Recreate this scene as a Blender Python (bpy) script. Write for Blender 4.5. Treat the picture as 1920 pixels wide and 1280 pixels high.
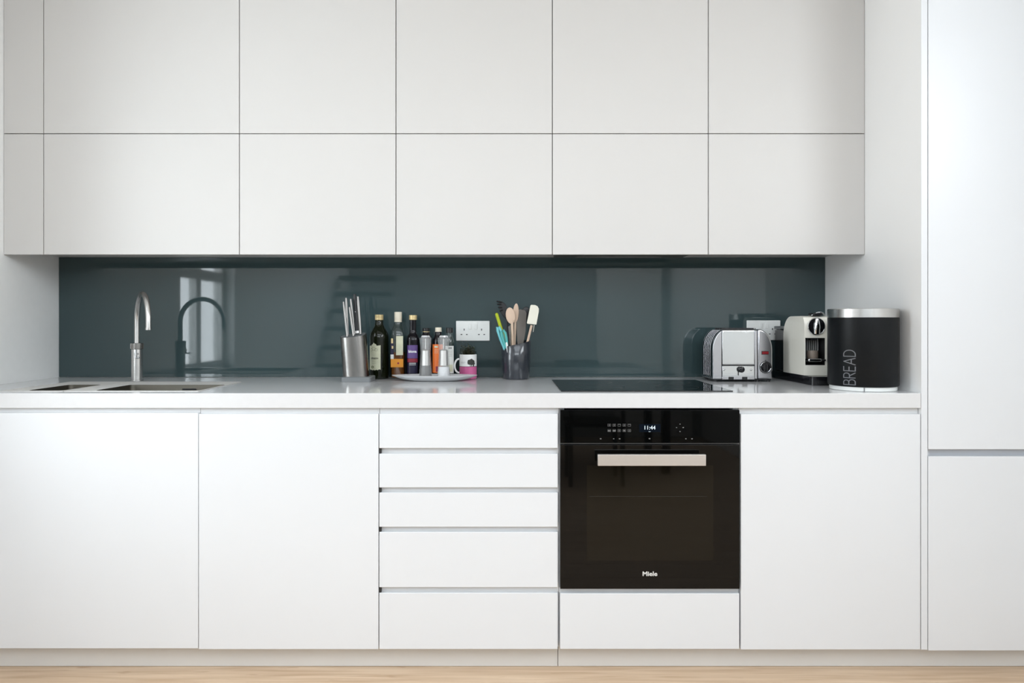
import bpy, math, random
from mathutils import Matrix, Vector

# ------------------------------------------------------------------ clear
for o in list(bpy.data.objects):
    bpy.data.objects.remove(o, do_unlink=True)
sc = bpy.context.scene
COL = sc.collection
random.seed(7)
PI = math.pi

# ------------------------------------------------------------------ camera
F = 1333.0                       # focal length in pixels of the 1920 wide frame
CX, CY = 948.0, 608.0            # principal point
D1, D2, D3 = 2.3626, 2.7336, 3.0714   # base fronts, overhead fronts, glass splashback
ZC = 1.160
cam_d = bpy.data.cameras.new('camera')
cam = bpy.data.objects.new('camera', cam_d); COL.objects.link(cam)
cam.location = (0, -D3, ZC); cam.rotation_euler = (PI / 2, 0, 0)
cam_d.sensor_width = 36.0; cam_d.lens = F / 1920 * 36.0
cam_d.shift_x = (960 - CX) / 1920; cam_d.shift_y = -(640 - CY) / 1920
cam_d.clip_start = 0.05
sc.camera = cam

# ------------------------------------------------------------------ world, daylight, added fill lamps, exposure
w = bpy.data.worlds.new('sky'); sc.world = w; w.use_nodes = True
w.node_tree.nodes['Background'].inputs[0].default_value = (0.80, 0.90, 1.0, 1)
w.node_tree.nodes['Background'].inputs[1].default_value = 2.0


def area_light(name, loc, rot, sx, sy, power, col):
    l = bpy.data.lights.new(name, 'AREA'); l.shape = 'RECTANGLE'; l.size = sx; l.size_y = sy
    l.energy = power; l.color = col
    o = bpy.data.objects.new(name, l); COL.objects.link(o)
    o.location = loc; o.rotation_euler = rot
    return o


# window_daylight is the left sash window; roof, right and rear lamps are added fill
area_light('roof_fill_light', (0.15, -3.95, 2.74), (0, 0, 0), 2.9, 2.5, 56, (0.905, 0.955, 1.0))
area_light('window_daylight', (-2.06, -1.57, 1.58), (0, -PI / 2, 0), 1.42, 0.82, 43, (0.90, 0.955, 1.0))
area_light('right_fill_light', (2.165, -2.60, 2.10), (0, PI / 2, 0), 0.66, 1.90, 36, (0.92, 0.965, 1.0))
area_light('rear_fill_light', (0.05, -5.76, 2.24), (PI / 2, 0, 0), 3.3, 0.55, 30, (0.90, 0.955, 1.0))

sc.view_settings.view_transform = 'Standard'; sc.view_settings.look = 'None'
sc.view_settings.gamma = 1.0; sc.view_settings.use_curve_mapping = False
sc.view_settings.exposure = 0.0
try:
    sc.cycles.max_bounces = 8; sc.cycles.transmission_bounces = 6; sc.cycles.glossy_bounces = 4
    sc.cycles.diffuse_bounces = 4; sc.cycles.caustics_reflective = False; sc.cycles.caustics_refractive = False
    sc.cycles.sample_clamp_indirect = 4.0
except Exception:
    pass


# ------------------------------------------------------------------ helpers
def px(p, D): return (p - CX) / F * D
def pz(p, D): return ZC - (p - CY) / F * D
def yy(D): return D - D3
ZT = pz(737, D1)                 # worktop top
YF = yy(D1)                      # plane of the base fronts


def T(x=0, y=0, z=0): return Matrix.Translation((x, y, z))


class MB:
    def __init__(s): s.v = []; s.f = []

    def add(s, v, f):
        n = len(s.v); s.v += [tuple(p) for p in v]; s.f += [tuple(i + n for i in q) for q in f]; return s

    def box(s, x0, x1, y0, y1, z0, z1):
        v = [(x0, y0, z0), (x1, y0, z0), (x1, y1, z0), (x0, y1, z0), (x0, y0, z1), (x1, y0, z1), (x1, y1, z1), (x0, y1, z1)]
        return s.add(v, [(0, 3, 2, 1), (4, 5, 6, 7), (0, 1, 5, 4), (1, 2, 6, 5), (2, 3, 7, 6), (3, 0, 4, 7)])

    def loft(s, rings, cap0=True, cap1=True):
        n = len(rings[0]); v = [p for r in rings for p in r]; f = []
        for i in range(len(rings) - 1):
            for j in range(n):
                k = (j + 1) % n
                f.append((i * n + j, i * n + k, (i + 1) * n + k, (i + 1) * n + j))
        if cap0: f.append(tuple(range(n - 1, -1, -1)))
        if cap1: f.append(tuple((len(rings) - 1) * n + j for j in range(n)))
        return s.add(v, f)

    def lathe(s, prof, c=(0, 0, 0), seg=32, sx=1.0, sy=1.0, power=2.0, closed=False):
        """prof: (radius, z) from bottom to top on the outside; power > 2 makes a rounded square."""
        rings = []
        for r, z in prof:
            ring = []
            for j in range(seg):
                a = 2 * PI * (j + .5) / seg
                ca, sa = math.cos(a), math.sin(a)
                k = (abs(ca) ** power + abs(sa) ** power) ** (-1 / power)
                ring.append((c[0] + r * sx * k * ca, c[1] + r * sy * k * sa, c[2] + z))
            rings.append(ring)
        if closed:
            return s.loft(rings + [rings[0]], False, False)
        return s.loft(rings)

    def cyl(s, p0, p1, r0, r1=None, seg=20):
        return s.tube([p0, p1], [r0, r0 if r1 is None else r1], seg)

    def tube(s, pts, rad, seg=14, caps=True, flat=1.0):
        pts = [Vector(p) for p in pts]
        if not isinstance(rad, (list, tuple)): rad = [rad] * len(pts)
        t0 = (pts[1] - pts[0]).normalized()
        up = Vector((0, 0, 1)) if abs(t0.z) < .9 else Vector((0, 1, 0))
        n = t0.cross(up).normalized(); rings = []
        for i, p in enumerate(pts):
            t = (pts[min(i + 1, len(pts) - 1)] - pts[max(i - 1, 0)]).normalized()
            n = (n - t * n.dot(t)).normalized(); b = t.cross(n)
            rings.append([p + (n * math.cos(2 * PI * j / seg) + b * math.sin(2 * PI * j / seg) * flat) * rad[i] for j in range(seg)])
        return s.loft(rings, caps, caps)

    def prism(s, poly, vec):
        """poly: planar 3d outline, extruded along vec."""
        a = [Vector(p) for p in poly]; b = [p + Vector(vec) for p in a]
        return s.loft([a, b])

    def plate(s, poly, y0, y1):
        """outline of (x, z) points facing the room, between two depths."""
        a = sum(poly[i][0] * poly[(i + 1) % len(poly)][1] - poly[(i + 1) % len(poly)][0] * poly[i][1] for i in range(len(poly)))
        if a < 0: poly = poly[::-1]
        return s.loft([[(x, y0, z) for x, z in poly][::-1], [(x, y1, z) for x, z in poly][::-1]])

    def patch(s, c, r, a0, a1, z0, z1, n=10):
        v = []
        for i in range(n + 1):
            a = a0 + (a1 - a0) * i / n
            v += [(c[0] + r * math.sin(a), c[1] - r * math.cos(a), z0), (c[0] + r * math.sin(a), c[1] - r * math.cos(a), z1)]
        return s.add(v, [(2 * i, 2 * i + 2, 2 * i + 3, 2 * i + 1) for i in range(n)])

    def ball(s, c, r, seg=14, rows=8, sz=1.0):
        return s.lathe([(max(1e-5, r * math.sin(PI * i / rows)), -r * sz * math.cos(PI * i / rows)) for i in range(rows + 1)], c, seg)

    def xf(s, m):
        s.v = [tuple(m @ Vector(p)) for p in s.v]; return s


def link(name, me, mat, parent=None, smooth=35, bevel=0, seg=2, label=None, kind=None):
    o = bpy.data.objects.new(name, me); COL.objects.link(o)
    if mat is not None: me.materials.append(mat)
    if smooth:
        me.shade_smooth()
        me.set_sharp_from_angle(angle=math.radians(smooth))
    if bevel:
        b = o.modifiers.new('edge', 'BEVEL'); b.width = bevel; b.segments = seg; b.limit_method = 'ANGLE'; b.angle_limit = math.radians(40)
        b.harden_normals = False
    if parent is not None:
        o.parent = parent
        q, loc = parent, Vector((0, 0, 0))
        while q is not None:
            if q.type == 'EMPTY': loc = q.location
            q = q.parent
        o.matrix_parent_inverse = Matrix.Translation(-loc) if parent.type == 'EMPTY' else Matrix.Identity(4)
    if label: o['label'] = label
    if kind: o['kind'] = kind
    return o


def build(name, mb, mat, parent=None, smooth=35, bevel=0, seg=2, label=None, kind=None):
    me = bpy.data.meshes.new(name); me.from_pydata([tuple(p) for p in mb.v], [], mb.f); me.validate(); me.update()
    return link(name, me, mat, parent, smooth, bevel, seg, label, kind)


def thing(name, label, cat, loc, group=None):
    o = bpy.data.objects.new(name, None); COL.objects.link(o); o.location = loc; o.empty_display_size = .05
    o['label'] = label; o['category'] = cat
    if group: o['group'] = group
    return o


def tag(o, label, cat, group=None):
    o['label'] = label; o['category'] = cat
    if group: o['group'] = group
    return o


def struct(o): o['kind'] = 'structure'; return o


def text_mb(s, size, bold=0.0, sx=1.0):
    cu = bpy.data.curves.new('lettering', 'FONT'); cu.body = s; cu.size = size; cu.align_x = 'CENTER'; cu.align_y = 'CENTER'
    cu.offset = bold; cu.resolution_u = 3
    o = bpy.data.objects.new('lettering', cu); COL.objects.link(o)
    bpy.context.view_layer.update()
    me = bpy.data.meshes.new_from_object(o.evaluated_get(bpy.context.evaluated_depsgraph_get()))
    mb = MB(); mb.add([(v.co.x * sx, v.co.y, 0) for v in me.vertices], [tuple(p.vertices) for p in me.polygons])
    bpy.data.objects.remove(o, do_unlink=True); bpy.data.curves.remove(cu); bpy.data.meshes.remove(me)
    return mb


def on_front(mb, x, y, z):           # text plane -> vertical plane facing the room
    mb.v = [(x + a, y, z + b) for a, b, c in mb.v]; return mb


def on_cyl(mb, c, r, ang, z):        # text plane -> wrapped round a vertical cylinder
    mb.v = [(c[0] + r * math.sin(ang + a / r), c[1] - r * math.cos(ang + a / r), z + b) for a, b, _ in mb.v]; return mb


# ------------------------------------------------------------------ materials
def mat(name, col, rough=.4, metal=0.0, spec=.5, trans=0.0, ior=1.45, coat=0.0, emit=None, es=1.0):
    m = bpy.data.materials.new(name); m.use_nodes = True
    b = m.node_tree.nodes['Principled BSDF']
    b.inputs['Base Color'].default_value = (*col, 1); b.inputs['Roughness'].default_value = rough
    b.inputs['Metallic'].default_value = metal; b.inputs['Specular IOR Level'].default_value = spec
    b.inputs['Transmission Weight'].default_value = trans; b.inputs['IOR'].default_value = ior
    b.inputs['Coat Weight'].default_value = coat; b.inputs['Coat Roughness'].default_value = .04
    if emit: b.inputs['Emission Color'].default_value = (*emit, 1); b.inputs['Emission Strength'].default_value = es
    return m


def noisy(m, scale, amount, bump=0.0, stretch=(1, 1, 1), detail=4):
    """slight procedural variation of the colour, optional fine relief."""
    nt = m.node_tree; b = nt.nodes['Principled BSDF']; L = nt.links.new
    tc = nt.nodes.new('ShaderNodeTexCoord'); mp = nt.nodes.new('ShaderNodeMapping'); mp.inputs['Scale'].default_value = stretch
    nz = nt.nodes.new('ShaderNodeTexNoise'); nz.inputs['Scale'].default_value = scale; nz.inputs['Detail'].default_value = detail
    L(tc.outputs['Object'], mp.inputs['Vector']); L(mp.outputs['Vector'], nz.inputs['Vector'])
    c = b.inputs['Base Color'].default_value
    rp = nt.nodes.new('ShaderNodeValToRGB')
    rp.color_ramp.elements[0].position = .3; rp.color_ramp.elements[1].position = .7
    rp.color_ramp.elements[0].color = (*[k * (1 - amount) for k in c[:3]], 1)
    rp.color_ramp.elements[1].color = (*[min(1, k * (1 + amount)) for k in c[:3]], 1)
    L(nz.outputs['Fac'], rp.inputs['Fac']); L(rp.outputs['Color'], b.inputs['Base Color'])
    if bump:
        bp = nt.nodes.new('ShaderNodeBump'); bp.inputs['Strength'].default_value = bump; bp.inputs['Distance'].default_value = .002
        L(nz.outputs['Fac'], bp.inputs['Height']); L(bp.outputs['Normal'], b.inputs['Normal'])
    return m


M = {}
M['white'] = noisy(mat('white_lacquer', (.685, .70, .722), .32, spec=.35), 3, .006)
M['grey_white'] = noisy(mat('pale_warm_lacquer', (.595, .582, .568), .36, spec=.35), 3, .006)
M['panel'] = noisy(mat('lightened_panel_lacquer', (.86, .86, .855), .36, spec=.35), 3, .006)  # lighter than the front edge, to make up for weak side light
M['rail'] = mat('rail_lacquer', (.69, .69, .69), .4)
M['rail_grey'] = mat('tall_rail_lacquer', (.58, .60, .64), .4)
M['dark_gap'] = mat('dark_cap', (.02, .02, .02), .5)
M['worktop'] = noisy(mat('white_quartz', (.635, .638, .645), .10, spec=.30), 60, .012)
M['plinth'] = noisy(mat('plinth_laminate', (.66, .645, .62), .4), 4, .01)
M['paint'] = noisy(mat('wall_paint', (.84, .845, .835), .7, spec=.2), 30, .01, .05)
M['rear_paint'] = noisy(mat('grey_wall_paint', (.42, .43, .43), .7, spec=.2), 30, .01, .05)
M['ceiling'] = noisy(mat('ceiling_paint', (.85, .85, .84), .8, spec=.2), 30, .01)
M['glass_back'] = mat('teal_backed_glass', (.040, .064, .0675), .035, spec=.5, ior=1.52)
M['black_glass'] = mat('black_ceramic_glass', (.0030, .0028, .0025), .03, spec=.26)
M['hob_glass'] = mat('hob_glass', (.0035, .004, .004), .03, spec=.5)
M['panel_glass'] = mat('control_glass', (.0015, .0017, .0017), .03, spec=.12)
M['oven_window'] = mat('smoked_glass', (.0075, .0062, .0040), .04, spec=.26)
M['black'] = mat('black_plastic', (.012, .012, .013), .35)
M['gloss_black'] = mat('gloss_black_plastic', (.008, .008, .010), .12)
M['steel'] = noisy(mat('brushed_steel', (.56, .555, .545), .27, 1.0), 40, .05, .03, (1, 1, 30))
M['steel_dark'] = noisy(mat('brushed_dark_steel', (.245, .238, .228), .26, 1.0), 40, .05, .03, (30, 30, 1))
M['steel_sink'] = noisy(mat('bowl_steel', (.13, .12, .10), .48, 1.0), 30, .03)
M['flange'] = noisy(mat('satin_flange_steel', (.60, .59, .57), .65, .25), 30, .02)
M['chrome'] = mat('polished_chrome', (.63, .64, .65), .07, 1.0)
M['alu'] = mat('polished_aluminium', (.46, .46, .48), .20, 1.0)
M['handle'] = noisy(mat('oven_handle_steel', (.62, .595, .57), .42, 1.0), 50, .02, .02, (1, 30, 30))
M['grey_plastic'] = mat('grey_plastic', (.17, .18, .185), .45)
M['bin_black'] = noisy(mat('bin_black_enamel', (.0045, .0055, .0065), .38, spec=.22), 200, .15)
M['letter_grey'] = mat('letter_grey', (.135, .14, .152), .5)
M['white_plastic'] = mat('white_plastic', (.78, .79, .77), .25)
M['cream'] = mat('cream_plastic', (.88, .855, .77), .22)
M['hole'] = mat('hole_black', (.01, .01, .01), .8)
M['pot'] = mat('slate_glaze', (.030, .034, .042), .14, coat=.4)
M['wood_spoon'] = noisy(mat('beech', (.66, .49, .37), .6), 40, .08, .05, (1, 1, .1))
M['silicone'] = mat('cream_silicone', (.80, .77, .66), .5)
M['lime'] = mat('lime_plastic', (.42, .50, .015), .35)
M['turquoise'] = mat('turquoise_plastic', (.17, .52, .56), .35)
M['turquoise_dark'] = mat('teal_rubber', (.09, .40, .38), .45)
M['taupe'] = mat('taupe_nylon', (.19, .17, .15), .5)
M['bottle_dark'] = mat('dark_green_glass', (.006, .008, .003), .06, spec=.35)
M['bottle_black'] = mat('dark_brown_glass', (.006, .005, .007), .06, spec=.35)


def clear(name, tint, ior=1.5, body=None, amount=0.0, rough=.02):
    """see-through wall: clear straight through, mirror-like by Fresnel, optionally some milky body."""
    m = bpy.data.materials.new(name); m.use_nodes = True; nt = m.node_tree; nt.nodes.clear(); L = nt.links.new
    out = nt.nodes.new('ShaderNodeOutputMaterial'); tr = nt.nodes.new('ShaderNodeBsdfTransparent'); tr.inputs[0].default_value = (*tint, 1)
    gl = nt.nodes.new('ShaderNodeBsdfGlossy'); gl.inputs['Roughness'].default_value = rough
    fr = nt.nodes.new('ShaderNodeFresnel'); fr.inputs['IOR'].default_value = ior
    ge = nt.nodes.new('ShaderNodeNewGeometry'); mu = nt.nodes.new('ShaderNodeMath'); mu.operation = 'MULTIPLY_ADD'
    mu.inputs[1].default_value = -2; mu.inputs[2].default_value = 1; L(ge.outputs['Backfacing'], mu.inputs[0])
    po = nt.nodes.new('ShaderNodeMath'); po.operation = 'POWER'; po.inputs[0].default_value = ior; L(mu.outputs[0], po.inputs[1]); L(po.outputs[0], fr.inputs['IOR'])
    mx = nt.nodes.new('ShaderNodeMixShader'); L(fr.outputs[0], mx.inputs[0]); L(gl.outputs[0], mx.inputs[2])
    if body:
        df = nt.nodes.new('ShaderNodeBsdfDiffuse'); df.inputs[0].default_value = (*body, 1)
        m2 = nt.nodes.new('ShaderNodeMixShader'); m2.inputs[0].default_value = amount
        L(tr.outputs[0], m2.inputs[1]); L(df.outputs[0], m2.inputs[2]); L(m2.outputs[0], mx.inputs[1])
    else:
        L(tr.outputs[0], mx.inputs[1])
    L(mx.outputs[0], out.inputs[0])
    return m


M['bottle_clear'] = clear('clear_glass', (.90, .94, .92), 1.6)
M['acrylic'] = clear('clear_acrylic', (.95, .96, .96), 1.7, (.85, .85, .85), .17)
M['knob'] = clear('frosted_acrylic', (.95, .96, .96), 1.6, (.85, .85, .86), .55)
M['amber'] = clear('amber_vinegar', (.55, .20, .03), 1.33, (.30, .09, .012), .45)
M['cap_gold'] = mat('pale_gold_cap', (.66, .52, .27), .35, .3)
M['cap_cream'] = mat('cream_cap', (.76, .69, .56), .45)
M['label_cream'] = noisy(mat('cream_paper_label', (.60, .60, .44), .6), 60, .06)
M['label_white'] = mat('white_paper_label', (.72, .73, .70), .55)
M['label_purple'] = mat('purple_label', (.115, .065, .22), .4)
M['label_red'] = mat('dark_red_label', (.26, .02, .04), .4)
M['label_navy'] = mat('navy_label', (.015, .013, .04), .3)
M['label_orange'] = mat('orange_label', (.80, .17, .03), .45)
M['label_amber'] = mat('amber_label', (.72, .28, .02), .45)
M['ink'] = mat('dark_ink', (.035, .035, .03), .6)
M['ink_green'] = mat('olive_ink', (.12, .14, .05), .6)
M['white_ink'] = mat('white_ink', (.85, .85, .85), .5)
M['mug_white'] = mat('mug_white', (.82, .82, .81), .15)
M['mug_pink'] = mat('mug_pink', (.58, .13, .30), .15)
M['leaf'] = noisy(mat('herb_leaf', (.045, .055, .022), .5), 90, .4)
M['stem'] = mat('herb_stem', (.06, .05, .03), .6)
M['soil'] = mat('potting_soil', (.02, .015, .01), .9)
M['pepper'] = noisy(mat('peppercorns', (.022, .020, .018), .7), 220, .8, .6)
M['salt'] = noisy(mat('salt', (.86, .86, .88), .7), 220, .05, .4)
M['dish'] = mat('pale_grey_stoneware', (.56, .565, .57), .2)
M['red'] = mat('red_rocker', (.22, .008, .014), .25)
M['display'] = mat('oven_display', (.002, .004, .008), .1, spec=.1, emit=(.03, .08, .16), es=.012)
M['digit'] = mat('lit_digits', (.6, .7, .75), .4, emit=(.75, .9, 1.0), es=.6)
M['symbol'] = mat('printed_symbols', (.16, .16, .16), .5)
M['zone'] = mat('hob_zone_print', (.012, .013, .013), .3)
M['plate'] = mat('mirror_steel', (.56, .575, .58), .10, 1.0)
M['knife_steel'] = mat('knife_steel', (.22, .21, .20), .28, 1.0)
M['rack'] = mat('rack_glint', (.02, .018, .016), .4)
M['logo'] = mat('printed_logo', (.62, .62, .60), .4)
M['sash'] = mat('window_gloss_paint', (.82, .82, .80), .3)
M['glazing'] = clear('window_glazing', (.97, .98, .98), 1.45)
M['dark_wood'] = noisy(mat('dark_walnut', (.035, .026, .02), .35), 12, .3, .02, (.1, 1, 1))
M['hood'] = mat('extractor_grey', (.06, .06, .058), .4)

# oak floor boards
m = mat('oak_boards', (.56, .37, .215), .42, spec=.35); M['oak'] = m
nt = m.node_tree; b = nt.nodes['Principled BSDF']; L = nt.links.new
tc = nt.nodes.new('ShaderNodeTexCoord'); oi = nt.nodes.new('ShaderNodeObjectInfo')
va = nt.nodes.new('ShaderNodeVectorMath'); va.operation = 'ADD'
sx = nt.nodes.new('ShaderNodeVectorMath'); sx.operation = 'SCALE'; sx.inputs['Scale'].default_value = 17
cmb = nt.nodes.new('ShaderNodeCombineXYZ'); L(oi.outputs['Random'], cmb.inputs[0]); L(oi.outputs['Random'], cmb.inputs[1])
L(cmb.outputs[0], sx.inputs[0]); L(tc.outputs['Object'], va.inputs[0]); L(sx.outputs[0], va.inputs[1])
mp = nt.nodes.new('ShaderNodeMapping'); mp.inputs['Scale'].default_value = (1.2, 22, 22); L(va.outputs[0], mp.inputs[0])
nz = nt.nodes.new('ShaderNodeTexNoise'); nz.inputs['Scale'].default_value = 2.2; nz.inputs['Detail'].default_value = 7
nz.inputs['Distortion'].default_value = .6; L(mp.outputs[0], nz.inputs['Vector'])
rp = nt.nodes.new('ShaderNodeValToRGB'); e = rp.color_ramp.elements
e[0].position = .30; e[0].color = (.52, .36, .235, 1); e[1].position = .68; e[1].color = (.70, .535, .385, 1)
L(nz.outputs['Fac'], rp.inputs['Fac'])
mp2 = nt.nodes.new('ShaderNodeMapping'); mp2.inputs['Scale'].default_value = (2.2, 9, 9); L(va.outputs[0], mp2.inputs[0])
kn = nt.nodes.new('ShaderNodeTexNoise'); kn.inputs['Scale'].default_value = 3.0; kn.inputs['Detail'].default_value = 2; L(mp2.outputs[0], kn.inputs['Vector'])
kr = nt.nodes.new('ShaderNodeValToRGB'); k = kr.color_ramp.elements
k[0].position = .20; k[0].color = (.55, .42, .32, 1); k[1].position = .33; k[1].color = (1, 1, 1, 1); L(kn.outputs['Fac'], kr.inputs['Fac'])
mx = nt.nodes.new('ShaderNodeMix'); mx.data_type = 'RGBA'; mx.blend_type = 'MULTIPLY'; mx.inputs['Factor'].default_value = .7
L(rp.outputs['Color'], mx.inputs[6]); L(kr.outputs['Color'], mx.inputs[7]); L(mx.outputs[2], b.inputs['Base Color'])
bp = nt.nodes.new('ShaderNodeBump'); bp.inputs['Strength'].default_value = .08; bp.inputs['Distance'].default_value = .001
L(nz.outputs['Fac'], bp.inputs['Height']); L(bp.outputs['Normal'], b.inputs['Normal'])

# ------------------------------------------------------------------ room shell
XL = px(110, D3)                 # left wall
XP = px(1547.5, D3)              # inner face of the tall end panel
XR = XP + .021 + .625            # right wall
YB = -5.7                        # rear wall
ZH = 2.60                        # ceiling
WY0, WY1, WZ0, WZ1 = -1.99, -1.15, .86, 2.30     # sash window opening in the left wall

# floor of oak boards running along the units
fl = struct(build('floor', MB().box(XL - .15, XR + .15, YB - .15, .15, -.08, -.021), M['soil']))
bw, bl = .19, 4.2
row = 0; y = -.655
proto = {}
while y > YB:
    y0 = max(y - bw, YB); off = (row * .77) % bl; x = XL - off
    while x < XR:
        a, c = max(x, XL), min(x + bl, XR)
        if c - a > .02:
            key = (round(c - a, 4), round(y - y0, 4))
            if key not in proto:
                me = bpy.data.meshes.new('plank'); q = MB().box(.0006, c - a - .0006, -(y - y0) + .0006, -.0006, -.02, 0)
                me.from_pydata(q.v, [], q.f); me.materials.append(M['oak']); proto[key] = me
            o = bpy.data.objects.new('plank', proto[key]); COL.objects.link(o); o.location = (a, y, 0); o.parent = fl
        x += bl
    y -= bw; row += 1
# boards under the units
o = build('plank', MB().box(XL, XR, -.654, .006, -.02, 0), M['oak'], fl)

struct(build('wall_back', MB().box(XL - .15, XR + .15, .0065, .15, 0, ZH), M['paint']))
wl = MB()
wl.box(XL - .15, XL, WY1, .0065, 0, ZH); wl.box(XL - .15, XL, YB, WY0, 0, ZH)
wl.box(XL - .15, XL, WY0, WY1, 0, WZ0); wl.box(XL - .15, XL, WY0, WY1, WZ1, ZH)
struct(build('wall_left', wl, M['paint'], smooth=0))
VY0, VY1, VZ0, VZ1 = -3.60, -1.60, 1.74, 2.46     # opening added in the unseen right wall for its fill lamp
wv_ = MB().box(XR, XR + .15, VY1, .0065, 0, ZH).box(XR, XR + .15, YB, VY0, 0, ZH).box(XR, XR + .15, VY0, VY1, 0, VZ0).box(XR, XR + .15, VY0, VY1, VZ1, ZH)
struct(build('wall_right', wv_, M['paint'], smooth=0))
w4 = MB().box(XR + .06, XR + .12, VY0, VY0 + .05, VZ0, VZ1).box(XR + .06, XR + .12, VY1 - .05, VY1, VZ0, VZ1).box(XR + .06, XR + .12, VY0 + .05, VY1 - .05, VZ0, VZ0 + .05)
w4.box(XR + .06, XR + .12, VY0 + .05, VY1 - .05, VZ1 - .05, VZ1).box(XR + .06, XR + .12, (VY0 + VY1) / 2 - .03, (VY0 + VY1) / 2 + .03, VZ0 + .05, VZ1 - .05)
struct(build('added_window_4', w4, M['sash'], smooth=0))
GX0, GX1, GZ = -1.62, 1.72, 1.95    # high opening added in the rear wall for its fill lamp
wr = MB().box(XL - .15, GX0, YB - .15, YB, 0, ZH); wr.box(GX1, XR + .15, YB - .15, YB, 0, ZH); wr.box(GX0, GX1, YB - .15, YB, 0, GZ); wr.box(GX0, GX1, YB - .15, YB, 2.53, ZH)
struct(build('wall_rear', wr, M['rear_paint'], smooth=0))
w3 = MB().box(GX0, GX1, YB - .05, YB - .01, GZ, GZ + .03).box(GX0, GX1, YB - .05, YB - .01, 2.50, 2.53)
for a in range(4): w3.box(GX0 + a * (GX1 - GX0 - .03) / 3, GX0 + a * (GX1 - GX0 - .03) / 3 + .03, YB - .05, YB - .01, GZ + .03, 2.50)
struct(build('added_window_3', w3, M['sash'], smooth=0))
cl = MB(); RX0, RX1, RY0, RY1 = -1.32, 1.62, -5.22, -2.68
cl.box(XL, XR, RY1, .0065, ZH, ZH + .12); cl.box(XL, XR, YB, RY0, ZH, ZH + .12)
cl.box(XL, RX0, RY0, RY1, ZH, ZH + .12); cl.box(RX1, XR, RY0, RY1, ZH, ZH + .12)
struct(build('ceiling', cl, M['ceiling'], smooth=0))
# kerb of the roof opening added for the overhead fill lamp
wn = MB()
for a in ((RX0 - .03, RX0, RY0, RY1), (RX1, RX1 + .03, RY0, RY1), (RX0, RX1, RY0 - .03, RY0), (RX0, RX1, RY1, RY1 + .03)):
    wn.box(*a, ZH + .12, ZH + .25)
wn.box((RX0 + RX1) / 2 - .02, (RX0 + RX1) / 2 + .02, RY0, RY1, ZH + .05, ZH + .10)
struct(build('added_window_2', wn, M['sash'], smooth=0))
# sash window in the left wall: frame, sashes, mullion
w1 = MB(); xo = XL - .10
w1.box(xo - .03, xo + .03, WY0, WY0 + .05, WZ0, WZ1); w1.box(xo - .03, xo + .03, WY1 - .05, WY1, WZ0, WZ1)
w1.box(xo - .03, xo + .03, WY0 + .05, WY1 - .05, WZ1 - .05, WZ1); w1.box(xo - .03, xo + .03, WY0 + .05, WY1 - .05, WZ0, WZ0 + .05)
w1 = struct(build('window_1', w1, M['sash'], smooth=0))
q = MB(); q.box(xo - .02, xo + .035, WY0 + .05, WY1 - .05, 1.452, 1.52); q.box(xo - .02, xo + .03, -1.60, -1.53, WZ0 + .05, WZ1 - .05)
build('sash_bars', q, M['sash'], w1, 0)
build('window_sill', MB().box(XL - .07, XL + .05, WY0 - .04, WY1 + .04, WZ0 - .03, WZ0), M['sash'], w1, bevel=.004)
for a, c in ((WY0 + .05, -1.60), (-1.53, WY1 - .05)):
    build('pane', MB().box(xo - .004, xo, a, c, WZ0 + .05, 1.452), M['glazing'], w1, 0)
    build('pane', MB().box(xo - .004, xo, a, c, 1.52, WZ1 - .05), M['glazing'], w1, 0)
# white door added on the unseen rear wall for a pale strip in reflections
d1_ = struct(build('added_door_1', MB().box(1.12, 1.92, YB + .001, YB + .04, 0.005, 1.90), M['sash'], smooth=0))
for a in (.15, 1.0):
    for c in (1.22, 1.56): build('door_panel', MB().box(c, c + .26, YB + .0405, YB + .046, a, a + .75), M['sash'], d1_, 0, bevel=.006)
build('door_handle', MB().cyl((1.18, YB + .041, .98), (1.18, YB + .085, .98), .012).ball((1.18, YB + .10, .98), .026), M['chrome'], d1_)
# staircase at the back of the room (seen only as dark bars in the glass)
st = struct(build('trim_1', MB().box(XL + .001, XL + .05, -5.2, -3.3, .02, .20), M['sash'], smooth=0))
for i in range(9):
    build('stair_tread', MB().box(XL + .052, XL + .052 + .62, -3.35 - .2 * i - .26, -3.35 - .2 * i, .19 * (i + 1) - .05, .19 * (i + 1)), M['dark_wood'], st, 0)

# ------------------------------------------------------------------ splashback and sockets
sp = build('glass_splashback', MB().box(XL + .001, XP - .001, 0, .006, ZT + .0015, 1.4495), M['glass_back'], bevel=.0008)
tag(sp, 'glossy dark teal glass splashback behind the worktop', 'splashback')


def socket(x0, z1, label):
    W, H = .1455, .0862
    t = thing('double_socket', label, 'socket', (x0 + W / 2, -.005, z1 - H), 'double wall sockets on the splashback')
    build('face_plate', MB().box(x0, x0 + W, -.0085, -.0005, z1 - H, z1), M['white_plastic'], t, bevel=.003, seg=3)
    for s in (-1, 1):
        cx_ = x0 + W / 2 + s * .0375; cz = z1 - H
        for dx, dz, a, c in ((0, .0485, .0017, .0042), (-.0115, .0275, .0034, .0018), (.0115, .0275, .0034, .0018)):
            build('socket_slot', MB().box(cx_ + dx - a, cx_ + dx + a, -.0090, -.0084, cz + dz - c, cz + dz + c), M['hole'], t, 0)
        build('rocker_switch', MB().box(x0 + W / 2 + s * .0125 - .0065, x0 + W / 2 + s * .0125 + .0065, -.0110, -.0082, z1 - .036, z1 - .014), M['white_plastic'], t, bevel=.001)
        build('screw', MB().cyl((x0 + W / 2 + s * .0605, -.0095, z1 - H / 2), (x0 + W / 2 + s * .0605, -.0082, z1 - H / 2), .0028), M['white_plastic'], t)
    return t


socket(px(855, 3.065), pz(601.3, 3.065), 'white double wall socket above the pink and white mug')
socket(px(1400, 3.065), pz(600.3, 3.065), 'white double wall socket half hidden behind the toaster')

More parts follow.
